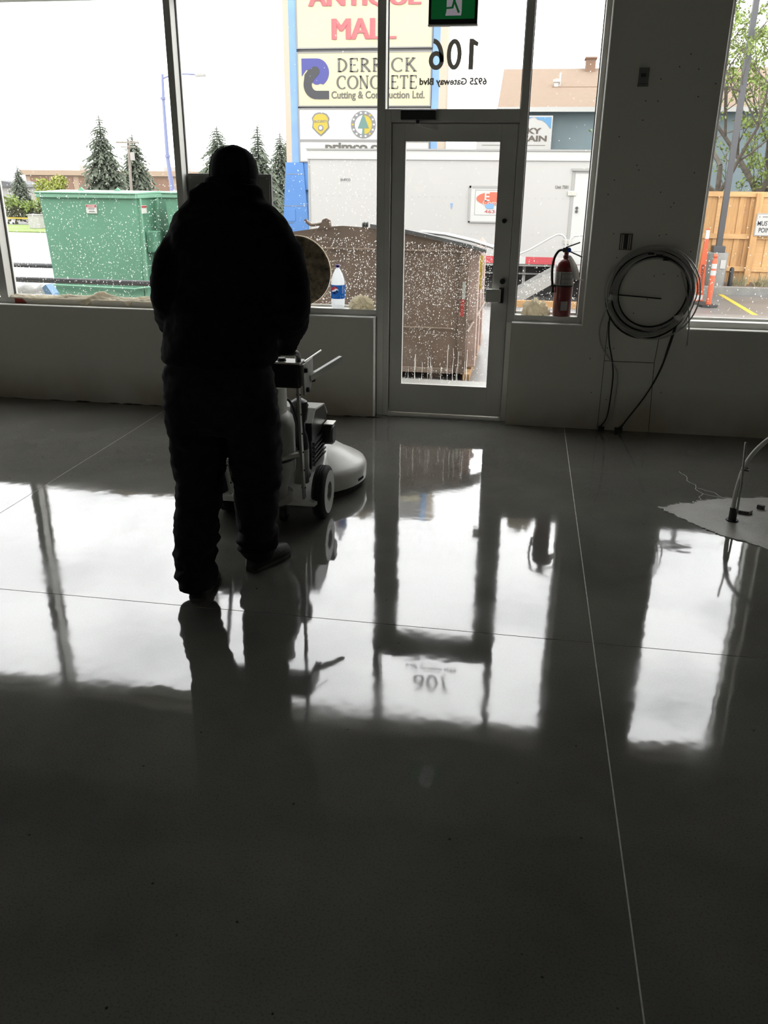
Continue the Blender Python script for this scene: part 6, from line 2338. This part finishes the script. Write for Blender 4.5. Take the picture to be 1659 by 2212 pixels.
def build_far():
    def far_spruce(x, z, h, w, y0, y, lab, seed):
        # the tree as sized at depth y0, moved to depth y with the same apparent size
        k = (y + 6.19) / (y0 + 6.19)
        spruce(x * k, y, -0.75, (1.72 + (z + h - 1.72) * k) + 0.75, w * k, lab, seed)
    for a_ in ((-25.75, -0.75, 6.05, 1.75, 45, 45, 'tallest spruce rising above the green dumpster', 1),
               (-23.75, -0.75, 5.0, 1.55, 45, 50, 'dark spruce beside the wooden utility pole', 2),
               (-31.5, -0.75, 3.2, 0.95, 45, 46, 'smallest spruce above the white shed', 3),
               (-13.75, -0.75, 4.7, 1.6, 32, 32, 'spruce behind the man\'s cap, nearer the mullion', 4),
               (-11.9, -0.75, 4.75, 1.25, 32, 37, 'spruce just right of the man\'s cap', 5),
               (-10.9, -0.75, 4.45, 1.1, 32, 42, 'spruce beside the blue sign base', 6),
               (-10.45, -0.75, 4.7, 1.1, 32, 47, 'spruce half hidden behind the blue sign post', 7)):
        far_spruce(*a_)
    r = random.Random(21)
    t = empty('leafy_tree', (-28.8, 44, -0.75), 'round yellow-green tree above the dumpster', 'tree')
    MB().tube([(-28.8, 44, -0.75), (-28.8, 44, 0.8)], 0.09, 7).build('trunk', 'bark', t)
    m = MB()
    for k in range(9):
        leaf_blob(m, (-28.8 + r.uniform(-0.9, 0.9), 44 + r.uniform(-0.6, 0.6), 1.05 + r.uniform(-0.4, 0.4)), 0.55, 0.5, 0.42, 170, 0.085, r)
    m.build('crown', 'leafyellow', t)
    h = empty('hedge', (-27.5, 39, -0.75), 'dull green hedge along the far verge', 'hedge')
    m = MB()
    for k in range(34):
        x = -36 + k * 0.55
        leaf_blob(m, (x, 39 + r.uniform(-0.4, 0.4), -0.15 + r.uniform(-0.1, 0.3)), 0.5, 0.5, 0.62, 90, 0.12, r)
    m.build('foliage', 'hedge', h)
    m = MB()
    for k in range(16):
        leaf_blob(m, (-29 + k * 0.28, 38.3, 0.25 + r.uniform(-0.1, 0.35)), 0.3, 0.4, 0.3, 40, 0.09, r)
    m.build('new_growth', 'leafy', h)
    # barrier and utility box by the verge
    y = 37.5
    b = empty('road_barrier', (-29, y, -0.75), 'long yellow barrier rail beside the far verge', 'barrier')
    box('barrier_rail', 'yellow', b, -38, -20, y, y + 0.06, -0.43, -0.36)
    for k in range(7):
        box('barrier_post', 'concrete', b, -37.5 + k * 2.8, -37.4 + k * 2.8, y + 0.06, y + 0.16, -0.75, -0.36)
    u = MB().box(-24.55, -23.95, 34.0, 34.5, -0.70, -0.08).build('utility_box', 'whitefar', None, bevel=0.02)
    tag(u, 'pale utility box on the grass verge', 'utility box')
    box('utility_box_lid', 'whitefar', u, -24.58, -23.92, 33.97, 34.53, -0.08, -0.04)
    # long low building with brick bays
    y = 75.0
    L = empty('warehouse', (-40, y, -0.75), 'long low tan building with brown brick bays', 'building')
    box('wall', 'tanfar', L, -49.2, -26, y, y + 14, -0.75, 1.84)
    box('parapet', 'tanfar', L, -49.6, -25.7, y - 0.3, y + 14.2, 1.84, 2.30)
    for k in range(9):
        x = -48.7 + k * 2.55
        box('brick_bay', 'brickfar', L, x, x + 1.95, y - 0.06, y, -0.5, 1.70)
    for x, w, hh in ((-45.0, 2.4, 0.5), (-36.0, 2.0, 0.4)):
        box('roof_unit', 'whitefar', L, x, x + w, y + 3, y + 5, 2.30, 2.30 + hh)
    s = empty('shed', (-35.2, 51, -0.75), 'small white shed with a dark roof behind the hedge', 'building')
    box('shed_wall', 'whitefar', s, -37.5, -34.15, 50, 53, -0.75, 1.03)
    MB().prism([(-37.8, 1.03), (-33.95, 1.03), (-34.2, 1.20), (-35.9, 1.42), (-37.8, 1.42)], 49.7, 53.2).build('shed_roof', 'roofdark', s)
    # wooden utility pole
    p = empty('utility_pole', (-23.75, 44, -0.75), 'wooden utility pole with a cross-arm and transformer', 'pole')
    MB().tube([(-23.70, 44, -0.75), (-23.55, 44, 3.78)], [0.10, 0.075], 8).build('pole_shaft', 'polewood', p, smooth=True)
    MB().beam((-24.25, 43.9, 3.62), (-22.85, 43.9, 3.62), 0.09, 0.09).build('cross_arm', 'polewood', p)
    MB().beam((-24.0, 43.9, 3.38), (-23.1, 43.9, 3.38), 0.07, 0.07).build('cross_arm', 'polewood', p)
    for x in (-24.2, -23.85, -23.2, -22.9):
        MB().lathe([(0.001, 0), (0.035, 0), (0.02, 0.12), (0.001, 0.13)], (x, 43.9, 3.66), 8).build('insulator', 'whitefar', p)
    MB().lathe([(0.001, 0), (0.13, 0), (0.13, 0.42), (0.001, 0.45)], (-23.3, 43.85, 2.65), 12).build('transformer', 'whitefar', p, smooth=True)
    for z in (3.68, 3.42):
        pts = [(-60 + i * 3.65, 43.9, z + 0.35 * math.cos(i * PI / 5) * 0.3) for i in range(11)]
        MB().tube(pts, 0.012, 4).build('power_line', 'roofdark', p)
    # blue street light with a curved arm
    l = empty('street_light', (-11.8, 22, -0.75), 'pale blue street light pole with long arm beyond the mullion', 'street light')
    MB().tube([(-11.72, 22, -0.75), (-11.82, 22, 1.4), (-11.90, 22, 2.345), (-11.885, 22, 4.06), (-11.85, 22, 4.79)], [0.085, 0.08, 0.062, 0.05, 0.038], 10).build('pole_shaft', 'polepale', l, smooth=True)
    MB().tube(smoothpath([(-11.86, 22, 4.66), (-11.6, 22, 4.74), (-11.2, 22, 4.79), (-10.72, 22, 4.77)], 4), 0.026, 8).build('lamp_arm', 'polepale', l, smooth='all')
    MB().box(-10.75, -10.42, 21.93, 22.07, 4.71, 4.79).build('lamp_head', 'whitefar', l, bevel=0.015)
    for z in (2.345, 4.06):
        MB().lathe([(0.001, 0), (0.085, 0), (0.085, 0.07), (0.001, 0.07)], (-11.895, 22, z), 12).build('joint_collar', 'polepale', l, smooth=True)


build_far()


def tree_branch(mb, lf, p, d, L, rad, depth, r, s):
    n = 4
    pts = [p.copy()]
    q = p.copy()
    dd = d.copy()
    for i in range(n):
        dd = (dd + Vector((r.uniform(-1, 1), r.uniform(-1, 1), r.uniform(-0.5, 0.9))) * 0.13).normalized()
        q = q + dd * (L / n)
        pts.append(q.copy())
    mb.tube(pts, [rad * (1 - 0.45 * i / n) for i in range(n + 1)], 6 if rad > 0.03 else 4)
    if depth == 0:
        for k in range(5):
            c = pts[r.randrange(1, n + 1)]
            leaf_blob(lf, c, 0.16, 0.16, 0.13, r.randrange(3, 8), s, r)
        return
    kids = 3 if depth > 1 else 4
    for k in range(kids):
        b = pts[r.randrange(1, n + 1)] if k else pts[-1]
        nd = (dd * 0.55 + Vector((r.uniform(-1, 1), r.uniform(-1, 1), r.uniform(-0.15, 0.8))) * 0.75).normalized()
        tree_branch(mb, lf, b, nd, L * r.uniform(0.55, 0.8), rad * r.uniform(0.45, 0.62), depth - 1, r, s)


def build_near_trees():
    specs = [((5.05, 19.2, -0.75), [((0.55, 0.0, 1.0), 3.3, 0.13), ((0.95, 0.1, 0.75), 3.0, 0.11), ((0.10, -0.1, 1.0), 3.0, 0.12)], 31, 'bare-branched budding tree leaning over the cedar fence', 4),
             ((7.1, 19.6, -0.75), [((-0.35, 0.0, 1.0), 3.4, 0.14), ((0.3, 0.1, 1.0), 3.3, 0.12)], 33, 'second budding tree behind the muster point sign', 4),
             ((3.0, 22.4, -0.75), [((-0.12, 0.0, 1.0), 3.6, 0.11), ((0.25, 0.0, 1.0), 3.8, 0.10)], 41, 'thin budding tree whose twigs cross the blue-grey wall', 4)]
    for base, stems, seed, lab, dep in specs:
        r = random.Random(seed)
        t = empty('budding_tree', base, lab, 'tree', 'budding trees behind the fence')
        w, lf = MB(), MB()
        for d, L, rad in stems:
            tree_branch(w, lf, Vector(base), Vector(d).normalized(), L, rad, dep, r, 0.05)
        w.build('branches', 'bark', t)
        lf.build('young_leaves', 'leafy', t)
    # dry grass tufts and bollard in the bed
    r = random.Random(77)
    lab = ['dry grass tuft below the muster point sign', 'dry grass tuft beside the lamp post base', 'dry grass tuft at the far edge of the bed']
    for i, (x, y) in enumerate(((5.75, 16.05), (5.25, 16.1), (6.5, 16.1))):
        m = MB()
        for k in range(90):
            a = r.uniform(0, 2 * PI)
            l = r.uniform(0.12, 0.34)
            s = r.uniform(0.02, 0.16)
            p = Vector((x + r.uniform(-0.16, 0.16), y + r.uniform(-0.1, 0.1), -0.60))
            q = p + Vector((math.cos(a) * s, math.sin(a) * s, l))
            m.add([p + Vector((-0.008, 0, 0)), p + Vector((0.008, 0, 0)), q], [(0, 1, 2)])
        o = m.build('grass_tuft', 'drygrass', None)
        tag(o, lab[i], 'grass tuft', 'dry grass tufts in the bed')
    b = MB()
    x, y = 4.98, 15.85
    b.lathe([(0.001, 0), (0.055, 0), (0.055, 0.40), (0.035, 0.44), (0.001, 0.45)], (x, y, -0.60), 14)
    o = b.build('bollard_light', 'black', None, smooth=True)
    tag(o, 'short black bollard light at the foot of the fence', 'bollard')


build_near_trees()
